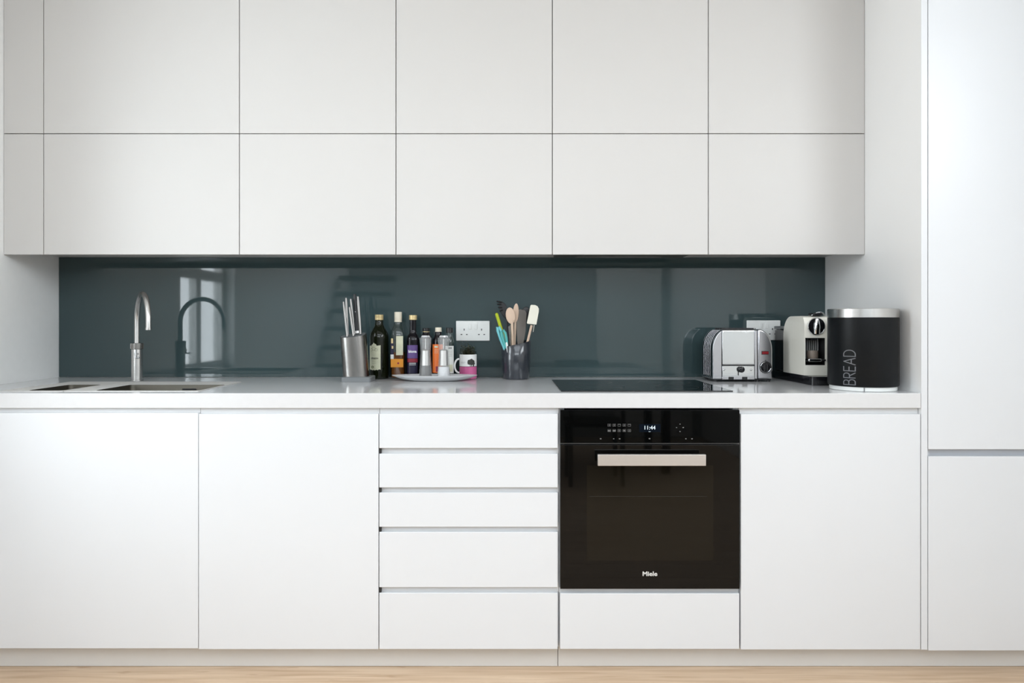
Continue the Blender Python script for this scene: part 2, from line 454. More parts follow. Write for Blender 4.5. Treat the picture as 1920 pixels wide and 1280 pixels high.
# ------------------------------------------------------------------ overhead cabinets
ZU = pz(477, D2); YU = yy(D2); ZTOP = 2.55; ZS = pz(250.5, D2); g = .0014
cols = [81.5, 448.7, 742.3, 1035.7, 1328.2, 1621.5]
names = ['over the kitchen tap, the widest of the row', 'over the knife block and oil bottles', 'over the utensil pot and wall socket',
         'over the hob, with the extractor beneath', 'over the toaster, last before the tall unit']
for i in range(5):
    x0, x1 = px(cols[i], D2), px(cols[i + 1], D2)
    if i == 4: x1 = XP - .001
    t = thing('overhead_cabinet', 'pale handleless overhead cabinet ' + names[i], 'cabinet', ((x0 + x1) / 2, -.16, ZU), 'handleless overhead cabinets')
    c = MB(); ya, yb = YU + .021, -.0005
    c.box(x0 + .0005, x0 + .018, ya, yb, ZU + .023, ZTOP); c.box(x1 - .018, x1 - .0005, ya, yb, ZU + .023, ZTOP)
    c.box(x0 + .018, x1 - .018, ya, yb, ZU + .023, ZU + .041); c.box(x0 + .018, x1 - .018, ya, yb, ZTOP - .018, ZTOP)
    c.box(x0 + .018, x1 - .018, ya, yb, ZS - .009, ZS + .009); c.box(x0 + .018, x1 - .018, yb - .008, yb, ZU + .041, ZS - .009); c.box(x0 + .018, x1 - .018, yb - .008, yb, ZS + .009, ZTOP - .018)
    build('carcass', c, M['grey_white'], t, 0)
    xe = x1 - g if i < 4 else px(1621.0, D2)
    build('lower_door', MB().box(x0 + g, xe, YU, YU + .019, ZU, ZS - g), M['grey_white'], t, bevel=.0012)
    build('upper_door', MB().box(x0 + g, xe, YU, YU + .019, ZS + g, ZTOP), M['grey_white'], t, bevel=.0012)
x0, x1 = XL + .001, px(cols[0], D2)
t = thing('filler_panel', 'narrow pale filler panel between the overhead cabinets and left wall', 'panel', ((x0 + x1) / 2, YU, ZU))
build('lower_panel', MB().box(x0, x1 - g, YU, YU + .019, ZU, ZS - g), M['grey_white'], t, bevel=.0012)
build('upper_panel', MB().box(x0, x1 - g, YU, YU + .019, ZS + g, ZTOP), M['grey_white'], t, bevel=.0012)
build('bottom_board', MB().box(x0, x1 - g, YU + .021, -.0005, ZU + .023, ZU + .041), M['grey_white'], t, 0)
# bulkhead over the overhead cabinets
struct(build('trim_2', MB().box(XL + .001, XR - .001, YU + .002, .006, ZTOP + .002, ZH - .0005), M['paint'], smooth=0))

# extractor built into the hob cabinet
t = thing('extractor_hood', 'dark built-in extractor under the overhead cabinet above the hob', 'extractor', (px(1167, 2.9), -.17, ZU + .005))
hx0, hx1 = px(1041, 2.86), px(1291, 2.86)
build('hood_plate', MB().box(hx0, hx1, -.300, -.115, ZU + .009, ZU + .0228), M['hood'], t, bevel=.002)
build('filter_slot', MB().box(px(1082, 2.9), px(1240, 2.9), -.150, -.135, ZU + .0070, ZU + .0088), M['alu'], t)

# ------------------------------------------------------------------ worktop
ZB = pz(765, D1)
bowl_s = (px(131, 2.680), px(192.5, 2.680), yy(2.440), yy(2.680))
bowl_l = (px(246, 2.680), px(425, 2.680), yy(2.440), yy(2.680))
xs = sorted({XL + .001, bowl_s[0] - .004, bowl_s[1] + .004, bowl_l[0] - .004, bowl_l[1] + .004, XP - .001})
ys = [YF, bowl_l[2] - .004, bowl_l[3] + .004, -.0003]
wt = MB(); nx, ny = len(xs) - 1, 3
V = {}


def wv(i, j, k):
    if (i, j, k) not in V: V[(i, j, k)] = len(wt.v); wt.v.append((xs[i], ys[j], ZT if k else ZB))
    return V[(i, j, k)]


solid = lambda i, j: 0 <= i < nx and 0 <= j < ny and not (j == 1 and i in (1, 3))
for i in range(nx):
    for j in range(ny):
        if not solid(i, j): continue
        wt.f.append((wv(i, j, 1), wv(i + 1, j, 1), wv(i + 1, j + 1, 1), wv(i, j + 1, 1)))
        wt.f.append((wv(i, j, 0), wv(i, j + 1, 0), wv(i + 1, j + 1, 0), wv(i + 1, j, 0)))
        if not solid(i, j - 1): wt.f.append((wv(i, j, 0), wv(i + 1, j, 0), wv(i + 1, j, 1), wv(i, j, 1)))
        if not solid(i, j + 1): wt.f.append((wv(i + 1, j + 1, 0), wv(i, j + 1, 0), wv(i, j + 1, 1), wv(i + 1, j + 1, 1)))
        if not solid(i - 1, j): wt.f.append((wv(i, j + 1, 0), wv(i, j, 0), wv(i, j, 1), wv(i, j + 1, 1)))
        if not solid(i + 1, j): wt.f.append((wv(i + 1, j, 0), wv(i + 1, j + 1, 0), wv(i + 1, j + 1, 1), wv(i + 1, j, 1)))
o = build('worktop', wt, M['worktop'], smooth=0, bevel=.0015)
tag(o, 'long glossy white worktop running over all the base cabinets', 'worktop')


def rrect(x0, x1, y0, y1, r, z, n=5):
    pts = []
    for (cx_, cy_, a0) in ((x1 - r, y1 - r, 0), (x0 + r, y1 - r, PI / 2), (x0 + r, y0 + r, PI), (x1 - r, y0 + r, 1.5 * PI)):
        for k in range(n + 1):
            a = a0 + PI / 2 * k / n
            pts.append((cx_ + r * math.cos(a), cy_ + r * math.sin(a), z))
    return pts


def sink(bowl, fx0, fx1, label, overflow):
    t = thing('sink', label, 'sink', ((bowl[0] + bowl[1]) / 2, (bowl[2] + bowl[3]) / 2, ZT), 'inset steel sinks')
    r = .018; z = ZT + .0002
    m_ = MB().loft([rrect(fx0, fx1, yy(2.420), yy(2.822), .004, z), rrect(fx0, fx1, yy(2.420), yy(2.822), .004, z + .0018),
                    rrect(*bowl, r, z + .0018), rrect(*bowl, r, z - .004)], False, False)
    build('flange', m_, M['flange'], t, 40)
    x0, x1, y0, y1 = bowl
    m_ = MB().loft([rrect(x0, x1, y0, y1, r, z + .0016), rrect(x0 + .003, x1 - .003, y0 + .003, y1 - .003, r, ZT - .13),
                    rrect(x0 + .012, x1 - .012, y0 + .012, y1 - .012, r, ZT - .148), rrect(x0 + .05, x1 - .05, y0 + .05, y1 - .05, .005, ZT - .15)], False, True)
    build('bowl', m_, M['steel_sink'], t, 50)
    build('drain', MB().lathe([(.026, 0), (.026, .003), (.018, .002), (.001, .001)], ((x0 + x1) / 2, (y0 + y1) / 2, ZT - .15)), M['chrome'], t)
    if overflow:
        build('overflow_slot', MB().box(px(342, 2.678), px(368, 2.678), y1 - .0040, y1 - .0018, ZT - .0185, ZT - .0125), M['black'], t, bevel=.001)


sink(bowl_s, px(141, 2.85), px(228.5, 2.795), 'small steel rinsing sink nearest the left wall', False)
sink(bowl_l, px(230.5, 2.795), px(454, 2.821), 'large rectangular steel sink in front of the tap', True)

# ------------------------------------------------------------------ base cabinets
def X(p): return (p - CX) / F * D1
def Z(p): return ZC - (p - CY) / F * D1
ZP = Z(1217.5); YC = YF + .0215


def carcass(t, x0, x1, z1=None, back=True):
    z1 = z1 or ZB - .001
    c = MB().box(x0 + .0005, x0 + .018, YC, -.03, ZP, z1).box(x1 - .018, x1 - .0005, YC, -.03, ZP, z1).box(x0 + .018, x1 - .018, YC, -.03, ZP, ZP + .018)
    c.box(x0 + .018, x1 - .018, -.038, -.03, ZP + .018, z1)
    build('carcass', c, M['white'], t, 0)


def handle_rail(t, x0, x1, ptop, pbot, cap=False):
    """recessed finger rail behind the gap above a front."""
    zt, zb = Z(ptop), Z(pbot) - .02
    q = MB().box(x0 + .0006, x1 - .0006, YC - .0045, YC - .0006, zb + .018, zt)
    build('finger_rail', q, M['rail'], t, 0)
    if cap:
        build('rail_end', MB().box(X(711.0), X(714.3), YF + .004, YF + .0165, Z(pbot), Z(ptop + 6)), M['dark_gap'], t, 0)


FB = .019
# sink cabinet under the sinks, by the left wall
x0, x1 = XL + .002, X(372)
t = thing('base_cabinet', 'white handleless base cabinet under the sinks beside the left wall', 'cabinet', ((x0 + x1) / 2, -.35, ZP), 'handleless base cabinets')
carcass(t, x0, x1); handle_rail(t, x0, x1, 765.8, 774)
build('door', MB().box(x0, x1 - .0009, YF, YF + FB - .003, Z(1215.5), Z(774)), M['white'], t, bevel=.0014)
# cabinet below the knife block
x0, x1 = X(372), X(710.3)
t = thing('base_cabinet', 'white handleless base cabinet left of the drawers', 'cabinet', ((x0 + x1) / 2, -.35, ZP), 'handleless base cabinets')
carcass(t, x0, x1); handle_rail(t, x0, x1, 765.8, 775.6)
build('door', MB().box(x0 + .0008, x1 - .0012, YF, YF + FB - .003, Z(1217), Z(775.6)), M['white'], t, bevel=.0014)
# drawer unit
x0, x1 = X(710.3), X(1048.6)
t = thing('drawer_cabinet', 'white base cabinet with five handleless drawers beside the oven', 'cabinet', ((x0 + x1) / 2, -.35, ZP), 'handleless base cabinets')
carcass(t, x0, x1); handle_rail(t, x0, x1, 765.8, 775)
dr_ = [(775.3, 840.0), (850.4, 913.8), (923.3, 987.6), (997.2, 1100.8), (1111.4, 1216.8)]
for i, (a, c) in enumerate(dr_):
    build('drawer_front', MB().box(x0 + g * .9, X(1045.8), YF, YF + FB - .003, Z(c), Z(a)), M['white'], t, bevel=.0014)
    if i: handle_rail(t, x0, x1, dr_[i - 1][1] - 6, a, True)
# oven housing
x0, x1 = X(1048.6), X(1387.8)
t = thing('oven_housing', 'white built-in oven housing with plain front panel under the oven', 'cabinet', ((x0 + x1) / 2, -.35, ZP), 'handleless base cabinets')
carcass(t, x0, x1)
build('front_panel', MB().box(X(1050), X(1386.3), YF, YF + FB - .003, Z(1216.6), Z(1112.2)), M['white'], t, bevel=.0014)
build('shelf', MB().box(x0 + .0006, x1 - .0006, YC - .0045, YC - .0006, Z(1116), Z(1104)), M['rail'], t, 0)
# last cabinet
x0, x1 = X(1387.8), XP - .001
t = thing('base_cabinet', 'white handleless base cabinet between the oven and tall unit', 'cabinet', ((x0 + x1) / 2, -.35, ZP), 'handleless base cabinets')
carcass(t, x0, x1); handle_rail(t, x0, x1, 765.8, 776)
build('door', MB().box(X(1389), X(1725.8), YF, YF + FB - .003, Z(1217.6), Z(776)), M['white'], t, bevel=.0014)
# plinths
YPL = YF + .05
for a, c, lab in ((XL + .002, X(1047.6), 'pale plinth board under the drawers and sink cabinets'), (X(1048.6), XR - .002, 'pale plinth board under the oven and tall unit')):
    o = build('plinth_board', MB().box(a, c, YPL, YPL + .018, .0008, ZP - .0008), M['plinth'], bevel=.0008)
    tag(o, lab, 'plinth', 'plinth boards')

# ------------------------------------------------------------------ tall unit
o = thing('end_panel', 'tall white end panel at the end of the worktop', 'panel', (XP + .01, -.35, ZP))
build('board', MB().box(XP, XP + .0205, YF + .0012, .006, ZP, ZTOP), M['panel'], o)
build('front_edge', MB().box(XP, XP + .0205, YF, YF + .0011, ZP, ZTOP), M['white'], o, 0)  # duller white than the board, to hold back the light on this edge
tag(o, 'tall white end panel at the end of the worktop', 'panel')
x0, x1 = XP + .0215, XR - .002
t = thing('tall_cabinet', 'tall white handleless cabinet with two doors beyond the end panel', 'cabinet', ((x0 + x1) / 2, -.35, ZP))
c = MB().box(x0, x0 + .018, YC, -.01, ZP, ZTOP).box(x1 - .018, x1, YC, -.01, ZP, ZTOP).box(x0 + .018, x1 - .018, YC, -.01, ZP, ZP + .018).box(x0 + .018, x1 - .018, YC, -.01, ZTOP - .018, ZTOP)
c.box(x0 + .018, x1 - .018, -.018, -.01, ZP + .018, ZTOP - .018)
build('carcass', c, M['white'], t, 0)
xd = X(1740.6)
build('upper_door', MB().box(xd, x1 - .002, YF, YF + FB - .003, Z(842.3), ZTOP), M['white'], t, bevel=.0014)
build('lower_door', MB().box(xd, x1 - .002, YF, YF + FB - .003, Z(1219.5), Z(855.3)), M['white'], t, bevel=.0014)
build('finger_rail', MB().box(x0 + .0185, x1 - .0185, YC + .004, YC + .010, Z(870), Z(828)), M['rail_grey'], t, 0)

# ------------------------------------------------------------------ hob
hb = (px(1034.5, 2.902), px(1303.5, 2.902), yy(2.418), yy(2.902))
t = thing('induction_hob', 'flush black glass induction hob set in the worktop', 'hob', ((hb[0] + hb[1]) / 2, (hb[2] + hb[3]) / 2, ZT))
build('glass_top', MB().box(hb[0], hb[1], hb[2], hb[3], ZT + .0003, ZT + .0035), M['hob_glass'], t, bevel=.001)
for i, (dx, dy, r) in enumerate(((.15, .14, .09), (.15, .35, .075), (.43, .14, .075), (.43, .35, .10))):
    c = (hb[0] + dx, hb[2] + dy, ZT + .0036)
    build('cooking_zone', MB().lathe([(r - .001, 0), (r, 0), (r, .0001), (r - .001, .0001)], c, 48, closed=True), M['zone'], t)

# ------------------------------------------------------------------ oven
ox0, ox1 = X(1050.3), X(1386.2)
t = thing('built_in_oven', 'black glass built-in oven with steel bar handle and lit clock', 'oven', ((ox0 + ox1) / 2, -.35, Z(1103)))
build('oven_body', MB().box(ox0 + .02, ox1 - .02, YC + .004, -.10, Z(1103) + .004, Z(769)), M['grey_plastic'], t)
pn = build('control_panel', MB().box(ox0, ox1, YF - .003, YF + FB, Z(829.8), Z(768.3)), M['panel_glass'], t, bevel=.0012)
YO = YF - .0033
build('trim_strip', MB().box(ox0, ox1, YF - .0035, YF + .012, Z(831.4), Z(830.3)), M['hood'], t, 0)
dd = build('oven_door', MB().box(ox0, ox1, YF - .003, YF + FB, Z(1103.2), Z(833.2)), M['black_glass'], t, bevel=.0012)
build('viewing_window', MB().box(X(1100), X(1337), YF - .0035, YF - .0029, Z(1050), Z(872)), M['oven_window'], dd, 0)
build('rack_line', MB().box(X(1104), X(1325), YF - .0038, YF - .0034, Z(930.2), Z(929.5)), M['rack'], dd, 0)
hd = D1 - .052
hz0, hz1 = pz(873.3, hd), pz(852, hd)
hm = build('handle', MB().box(px(1121, hd), px(1324, hd), yy(hd), yy(hd) + .014, hz0, hz1), M['handle'], dd, bevel=.0012)
for p in (1140, 1305):
    build('handle_post', MB().box(px(p, hd) - .009, px(p, hd) + .009, yy(hd) + .0145, YF - .0036, (hz0 + hz1) / 2 - .009, (hz0 + hz1) / 2 + .009), M['steel_dark'], dd, 0)
build('logo', on_front(text_mb('Miele', .0205, .0006, 1.12), X(1218), YF - .0036, Z(1075)), M['logo'], dd, 0)
build('display', MB().box(X(1198), X(1238), YO - .0004, YF - .0029, Z(809.5), Z(794.5)), M['display'], pn, 0)
build('clock_digits', on_front(text_mb('11:44', .0180, .0), X(1217.5), YO - .0006, Z(801.5)), M['digit'], pn, 0)
build('display_caption', on_front(text_mb('...', .010, .0002), X(1217.5), YO - .0006, Z(807.2)), M['digit'], pn, 0)
kinds = 'fan top lid fan lid bar bar fan box fan'.split()
for n in range(10):
    cx_ = X(1142 + (n % 5) * 9.4); cz = Z(796.5 if n < 5 else 806.7); a, c, s = .0052, .0040, .0007
    q = MB()
    yq = YO - .0004
    for (u0, u1, v0, v1) in ((-a, a, c - s, c), (-a, a, -c, -c + s), (-a, -a + s, -c, c), (a - s, a, -c, c)):
        q.box(cx_ + u0, cx_ + u1, yq, yq + .0003, cz + v0, cz + v1)
    kd = kinds[n]
    if kd == 'fan': q.box(cx_ - .0011, cx_ + .0011, yq, yq + .0003, cz - .0024, cz + .0024); q.box(cx_ - .0022, cx_ + .0022, yq, yq + .0003, cz - .001, cz + .0003)
    if kd == 'top': q.box(cx_ - .003, cx_ + .003, yq, yq + .0003, cz + .001, cz + .0018); q.box(cx_ - .0008, cx_ + .0008, yq, yq + .0003, cz - .003, cz + .001)
    if kd == 'lid': q.box(cx_ - .004, cx_ + .004, yq, yq + .0003, cz + .0018, cz + .0026)
    if kd == 'bar': q.box(cx_ - .004, cx_ + .004, yq, yq + .0003, cz - .0022, cz + .0014)
    if kd == 'box': q.box(cx_ - .003, cx_ + .003, yq, yq + .0003, cz - .002, cz + .0018)
    build('function_symbol', q, M['symbol'], pn, 0)
for (p, r_, s_) in ((1126, 822, .0026), (1150.5, 822, .002), (1161.5, 822, .0025), (1217.5, 821.7, .0026), (1285.5, 822, .0022), (1297, 822, .0024), (1274.5, 794.5, .0018), (1274.5, 808.4, .0018), (1268, 801, .0018), (1280.5, 801, .0022)):
    build('touch_symbol', MB().box(X(p) - s_, X(p) + s_, YO - .0004, YO, Z(r_) - s_ * .7, Z(r_) + s_ * .7), M['symbol'], pn, 0)

# ------------------------------------------------------------------ tap
bx, by = px(256.8, 2.88), yy(2.88)
t = thing('kitchen_tap', 'brushed steel swan-neck kitchen tap behind the large sink', 'tap', (bx, by, ZT))
build('base_ring', MB().lathe([(.0235, 0), (.0235, .004), (.022, .005)], (bx, by, ZT + .0004)), M['steel'], t)
zr = pz(654.5, 2.88); zr2 = pz(643, 2.88); zs = pz(675.5, 2.88)
build('body', MB().lathe([(.0215, .005), (.0215, zs - ZT - .0006), (.0208, zs - ZT - .0004), (.0208, zs - ZT + .0004), (.0215, zs - ZT + .0006), (.0215, zr - ZT)], (bx, by, ZT)), M['steel'], t)
kn_ = MB()
prof = [(.0205, 0), (.0234, .001), (.0234, zr2 - zr - .001), (.020, zr2 - zr), (.011, zr2 - zr + .0005)]
kn_.lathe(prof, (bx, by, zr + .0004), 40)
kr_ = build('knurled_ring', kn_, M['steel_dark'], t)
for i in range(30):
    a = 2 * PI * i / 30
    if math.sin(a) < .35:
        x, y = bx + .0236 * math.cos(a), by + .0236 * math.sin(a)
        build('ridge', MB().cyl((x, y, zr + .0025), (x, y, zr2 - .0015), .0009, seg=6), M['steel_dark'], kr_)
dv = Vector((.133, -.171, 0)); R_ = dv.length / 2; dn = dv.normalized(); zc = 1.171
pts = [Vector((bx, by, zr2 - .002)), Vector((bx, by, zc - .03))]
for i in range(0, 25):
    a = PI - PI * i / 24
    pts.append(Vector((bx, by, zc)) + dn * (R_ + R_ * math.cos(a)) + Vector((0, 0, R_ * math.sin(a))))
pts.append(Vector((bx, by, 1.147)) + dn * 2 * R_)
build('spout', MB().tube(pts, .0106, 20), M['steel'], t, 60)
e_ = Vector((bx, by, 0)) + dn * 2 * R_
build('aerator', MB().lathe([(.0095, 1.139), (.0116, 1.139), (.0118, 1.1475), (.0108, 1.1478)], (e_.x, e_.y, 0)), M['steel'], t)
lv = build('lever', MB().cyl((bx + .008, by - .018, pz(663, 2.86)), (bx + .012, by - .030, pz(663, 2.86)), .0075).tube([(bx + .010, by - .030, pz(655, 2.85)), (bx + .0105, by - .031, pz(671, 2.85))], [.0028, .0042], 12), M['chrome'], t)
build('lever_pin', MB().cyl((bx + .011, by - .031, pz(670.3, 2.85)), (bx + .024, by - .036, pz(670.3, 2.85)), .0032).ball((bx + .0245, by - .0365, pz(670.3, 2.85)), .0045), M['chrome'], t)

# ------------------------------------------------------------------ knife block
kc = (px(664.5, 2.855), yy(2.862))
t = thing('knife_block', 'oval stainless steel knife block on a grey foot', 'knife block', (kc[0], kc[1], ZT))
build('foot', MB().loft([rrect(px(638.8, 2.81), px(694.5, 2.81), yy(2.812), yy(2.925), .010, ZT + .0003), rrect(px(638.8, 2.81), px(694.5, 2.81), yy(2.812), yy(2.925), .010, ZT + .018),
                         rrect(px(641, 2.81), px(693, 2.81), yy(2.815), yy(2.922), .010, ZT + .0205)]), M['grey_plastic'], t)
rings = []
seg = 40
for k_ in range(9):
    f_ = k_ / 8
    ring = []
    for j in range(seg):
        a = 2 * PI * j / seg
        ca, sa = math.cos(a), math.sin(a)
        pw = 2.6; kk = (abs(ca) ** pw + abs(sa) ** pw) ** (-1 / pw)
        u, v_ = .0515 * kk * ca, .044 * kk * sa
        zt_ = .185 + .10 * u + .16 * v_
        ring.append((kc[0] + u + .006 - .012 * f_, kc[1] + v_, ZT + .0207 + (zt_ - .0207) * f_))
    rings.append(ring)
build('sleeve', MB().loft(rings), M['steel_dark'], t, 40)
top = rings[-1]
ins = [((p[0] - kc[0] + .006) * .93 + kc[0] - .006, (p[1] - kc[1]) * .93 + kc[1], p[2] + .0006) for p in top]
build('slot_insert', MB().loft([[(p[0], p[1], p[2] - .0004) for p in ins], ins]), M['grey_plastic'], t, 40)
kn_px = [((649.5, 617), (644.0, 566), 2.835, .0046, 'm'), ((651.0, 606), (649.0, 558.5), 2.868, .0056, 'm'), ((661.0, 617), (655.2, 576), 2.832, .0046, 'm'),
         ((662.0, 606), (657.6, 560.5), 2.866, .0056, 'm'), ((668.5, 604), (664.6, 551.5), 2.885, .0085, 'b'), ((674.5, 608), (671.0, 556), 2.860, .0060, 'm')]
klab = ['slim steel knife handle, leftmost in the knife block', 'thick steel knife handle, second from left in the block', 'shortest steel knife handle at the front of the block',
        'steel knife handle just left of the black one', 'black-handled tool, tallest in the knife block', 'steel knife handle at the right of the block']
for ((a, c), (p, q_), D, r, kd), lab in zip(kn_px, klab):
    p0 = Vector((px(a, D), yy(D), pz(c, D))); p1 = Vector((px(p, D + .012), yy(D + .012), pz(q_, D + .012)))
    # keep clear of the insert: start just above its plane
    zin = ZT + .1856 + .10 * (p0.x - kc[0] + .006) / .93 + .16 * (p0.y - kc[1]) / .93
    p0 = p0 + (p1 - p0) * ((zin + .002 - p0.z) / (p1.z - p0.z))
    t = thing('kitchen_knife' if kd == 'm' else 'kitchen_shears', lab, 'knife' if kd == 'm' else 'kitchen tool', p0, 'knives in the knife block' if kd == 'm' else None)
    d_ = p1 - p0
    n_ = 8
    pts = [p0 + d_ * (i / n_) for i in range(n_ + 1)]
    rr = [r * (.78 + .22 * math.sin(PI * (.15 + .7 * i / n_))) for i in range(n_ + 1)]; rr[-1] *= .82
    build('handle', MB().tube(pts, rr, 14, flat=.7), M['knife_steel'] if kd == 'm' else M['black'], t, 50)
    if kd == 'm':
        build('end_cap', MB().tube([p1, p1 + d_.normalized() * .0018], [rr[-1] * .98, rr[-1] * .7], 14, flat=.7), M['chrome'], t, 50)
    else:
        build('collar', MB().tube([p0, p0 + d_.normalized() * .010], [.0092, .0092], 14, flat=.75), M['steel'], t, 50)
        build('rivet', MB().cyl(p0 + d_ * .55 + Vector((0, -.0062, 0)), p0 + d_ * .55 + Vector((0, -.0048, 0)), .002), M['steel'], t)

# ------------------------------------------------------------------ bottles
def bottle(name, label, c, body, mat_, power=2.0, seg=36, group='bottles beside the knife block', rot=0):
    t = thing(name, label, 'bottle', (c[0], c[1], ZT), group)
    build('glass_body', MB().lathe(body, (c[0], c[1], ZT + .0004), seg, power=power), mat_, t, 45)
    return t


# olive oil
c = (px(711, 3.0), yy(3.0)); hgt = lambda p, D=3.0: pz(p, D) - ZT
r = .0395
prof = [(r * .8, 0), (r * .97, .002), (r, .006), (r, hgt(634)), (r * .985, hgt(629)), (r * .90, hgt(623)), (r * .72, hgt(617.5)), (r * .55, hgt(613)), (.0185, hgt(609)), (.0165, hgt(604)), (.0162, hgt(600))]
t = bottle('oil_bottle', 'round dark green olive oil bottle with cream label', c, prof, M['bottle_dark'])
build('screw_cap', MB().lathe([(.0168, hgt(600) + .0006), (.0176, hgt(599.3)), (.0176, hgt(596)), (.0170, hgt(595.7)), (.0176, hgt(595.3)), (.0176, hgt(590.3)), (.0165, hgt(589.7))], (c[0], c[1], ZT)), M['cap_gold'], t)
ac = math.atan2(-c[0], D3 + c[1]) * -1
lb = MB()
a0, a1 = math.radians(-62) + ac * 0 - .10, math.radians(24) - .10
n = 24
vv = []
for i in range(n + 1):
    f_ = i / n; a = a0 + (a1 - a0) * f_
    zt_ = hgt(646.5) + .012 * math.exp(-((f_ - .52) / .16) ** 2) - .004 * abs(math.sin(f_ * 6 * PI)) * (1 if f_ < .9 else 0)
    zb_ = hgt(692) - .0035 * math.sin(f_ * PI) + .003 * abs(math.sin(f_ * 5 * PI))
    vv += [(c[0] + (r + .0005) * math.sin(a), c[1] - (r + .0005) * math.cos(a), ZT + zb_), (c[0] + (r + .0005) * math.sin(a), c[1] - (r + .0005) * math.cos(a), ZT + zt_)]
lb.add(vv, [(2 * i, 2 * i + 2, 2 * i + 3, 2 * i + 1) for i in range(n)])
lbo = build('paper_label', lb, M['label_cream'], t)
am = (a0 + a1) / 2
build('lettering', on_cyl(text_mb('olivazzo', .0112, .0003), c, r + .0008, am + .08, ZT + hgt(670.5)), M['ink'], lbo, 0)
for p, wd in ((674, .026), (676.5, .020), (680, .022)):
    build('small_print', MB().patch(c, r + .0008, am - wd / r / 2, am + wd / r / 2, ZT + hgt(p), ZT + hgt(p) + .0008), M['ink_green'], lbo, 0)
q = MB()
for i in range(16):
    a = 2 * PI * i / 16; q.v.append((.0075 * math.cos(a) - .002, .0052 * math.sin(a), 0))
q.f.append(tuple(range(16)))
build('olive_print', on_cyl(q, c, r + .0009, am - .10, ZT + hgt(687)), M['ink_green'], lbo, 0)
q = MB()
for (cx_, cz_, rr_) in ((-.012, 0, .008), (0, .004, .010), (.011, 0, .008)):
    b0 = len(q.v)
    for i in range(12):
        a = 2 * PI * i / 12; q.v.append((cx_ + rr_ * math.cos(a), cz_ + rr_ * .7 * math.sin(a), 0))
    for i in range(12):
        a = 2 * PI * i / 12; q.v.append((cx_ + (rr_ - .0009) * math.cos(a), cz_ + (rr_ * .7 - .0009) * math.sin(a), 0))
    for i in range(12): q.f.append((b0 + i, b0 + (i + 1) % 12, b0 + 12 + (i + 1) % 12, b0 + 12 + i))
build('crest_print', on_cyl(q, c, r + .0009, am, ZT + hgt(655)), M['ink_green'], lbo, 0)

# amber vinegar in a clear bottle
c = (px(746.5, 2.995), yy(2.995)); H = lambda p: pz(p, 2.995) - ZT
r = .0300
wall = [(r * .86, 0), (r * .97, .002), (r, .006), (r, H(632)), (r * .98, H(626)), (r * .86, H(618)), (r * .66, H(613)), (.0145, H(609)), (.0135, H(605)), (.0135, H(604))]
t = bottle('vinegar_bottle', 'clear bottle of amber vinegar with tall cream cap', c, wall, M['bottle_clear'], power=3.2)
build('vinegar', MB().lathe([(r * .80, .005), (r * .92, .008), (r * .92, H(660)), (r * .5, H(660) + .0002)], (c[0], c[1], ZT), 36, power=3.2), M['amber'], t)
build('tall_cap', MB().lathe([(.0145, H(604) + .0008), (.0158, H(603.3)), (.0158, H(600.8)), (.0153, H(600.4)), (.0158, H(600)), (.0158, H(585.4)), (.0148, H(584.7))], (c[0], c[1], ZT)), M['cap_cream'], t)
yf = c[1] - r - .0009
build('orange_band', MB().box(c[0] - .026, c[0] + .026, yf, yf + .0004, ZT + H(687.5), ZT + H(672)), M['label_amber'], t, 0)
build('white_label', MB().box(c[0] - .004, c[0] + .025, yf, yf + .0004, ZT + H(665), ZT + H(629.5)), M['label_cream'], t, 0)
build('side_label', MB().box(c[0] - .027, c[0] - .014, yf, yf + .0004, ZT + H(672.5), ZT + H(663.8)), M['label_white'], t, 0)
build('black_label', MB().box(c[0] - .027, c[0] - .014, yf, yf + .0004, ZT + H(663.4), ZT + H(637)), M['label_navy'], t, 0)
build('gold_print', MB().box(c[0] - .0245, c[0] - .0165, yf - .0003, yf, ZT + H(643), ZT + H(634)).box(c[0] - .022, c[0] - .0155, yf - .0003, yf, ZT + H(653), ZT + H(648)), M['cap_gold'], t, 0)
build('seal_print', MB().cyl((c[0] + .005, yf - .0004, ZT + H(680)), (c[0] + .005, yf, ZT + H(680)), .0042), M['label_red'], t)

# purple label bottle
c = (px(774.5, 2.995), yy(2.995)); r = .0262
body = [(r * .85, 0), (r * .97, .002), (r, .006), (r, H(638)), (r * .97, H(634)), (r * .86, H(630)), (r * .68, H(627)), (.0145, H(624)), (.0138, H(618)), (.0136, H(600))]
t = bottle('vinegar_bottle', 'dark glass bottle with purple label and gold cap', c, body, M['bottle_black'], power=2.6)
build('screw_cap', MB().lathe([(.0145, H(600) + .0006), (.0166, H(599)), (.0166, H(595.6)), (.0158, H(595.3)), (.0166, H(595)), (.0166, H(591.2)), (.0155, H(590.6))], (c[0], c[1], ZT)), M['cap_gold'], t)
yf = c[1] - r - .0008


def sq_patch(c, r, w_, z0, z1, pw=2.6, n=10, lift=.0006):
    v = []
    for i in range(n + 1):
        u = -w_ + 2 * w_ * i / n
        d = (max(0.0, 1 - abs(u / r) ** pw)) ** (1 / pw) * r + lift
        v += [(c[0] + u, c[1] - d, z0), (c[0] + u, c[1] - d, z1)]
    return MB().add(v, [(2 * i, 2 * i + 2, 2 * i + 3, 2 * i + 1) for i in range(n)])


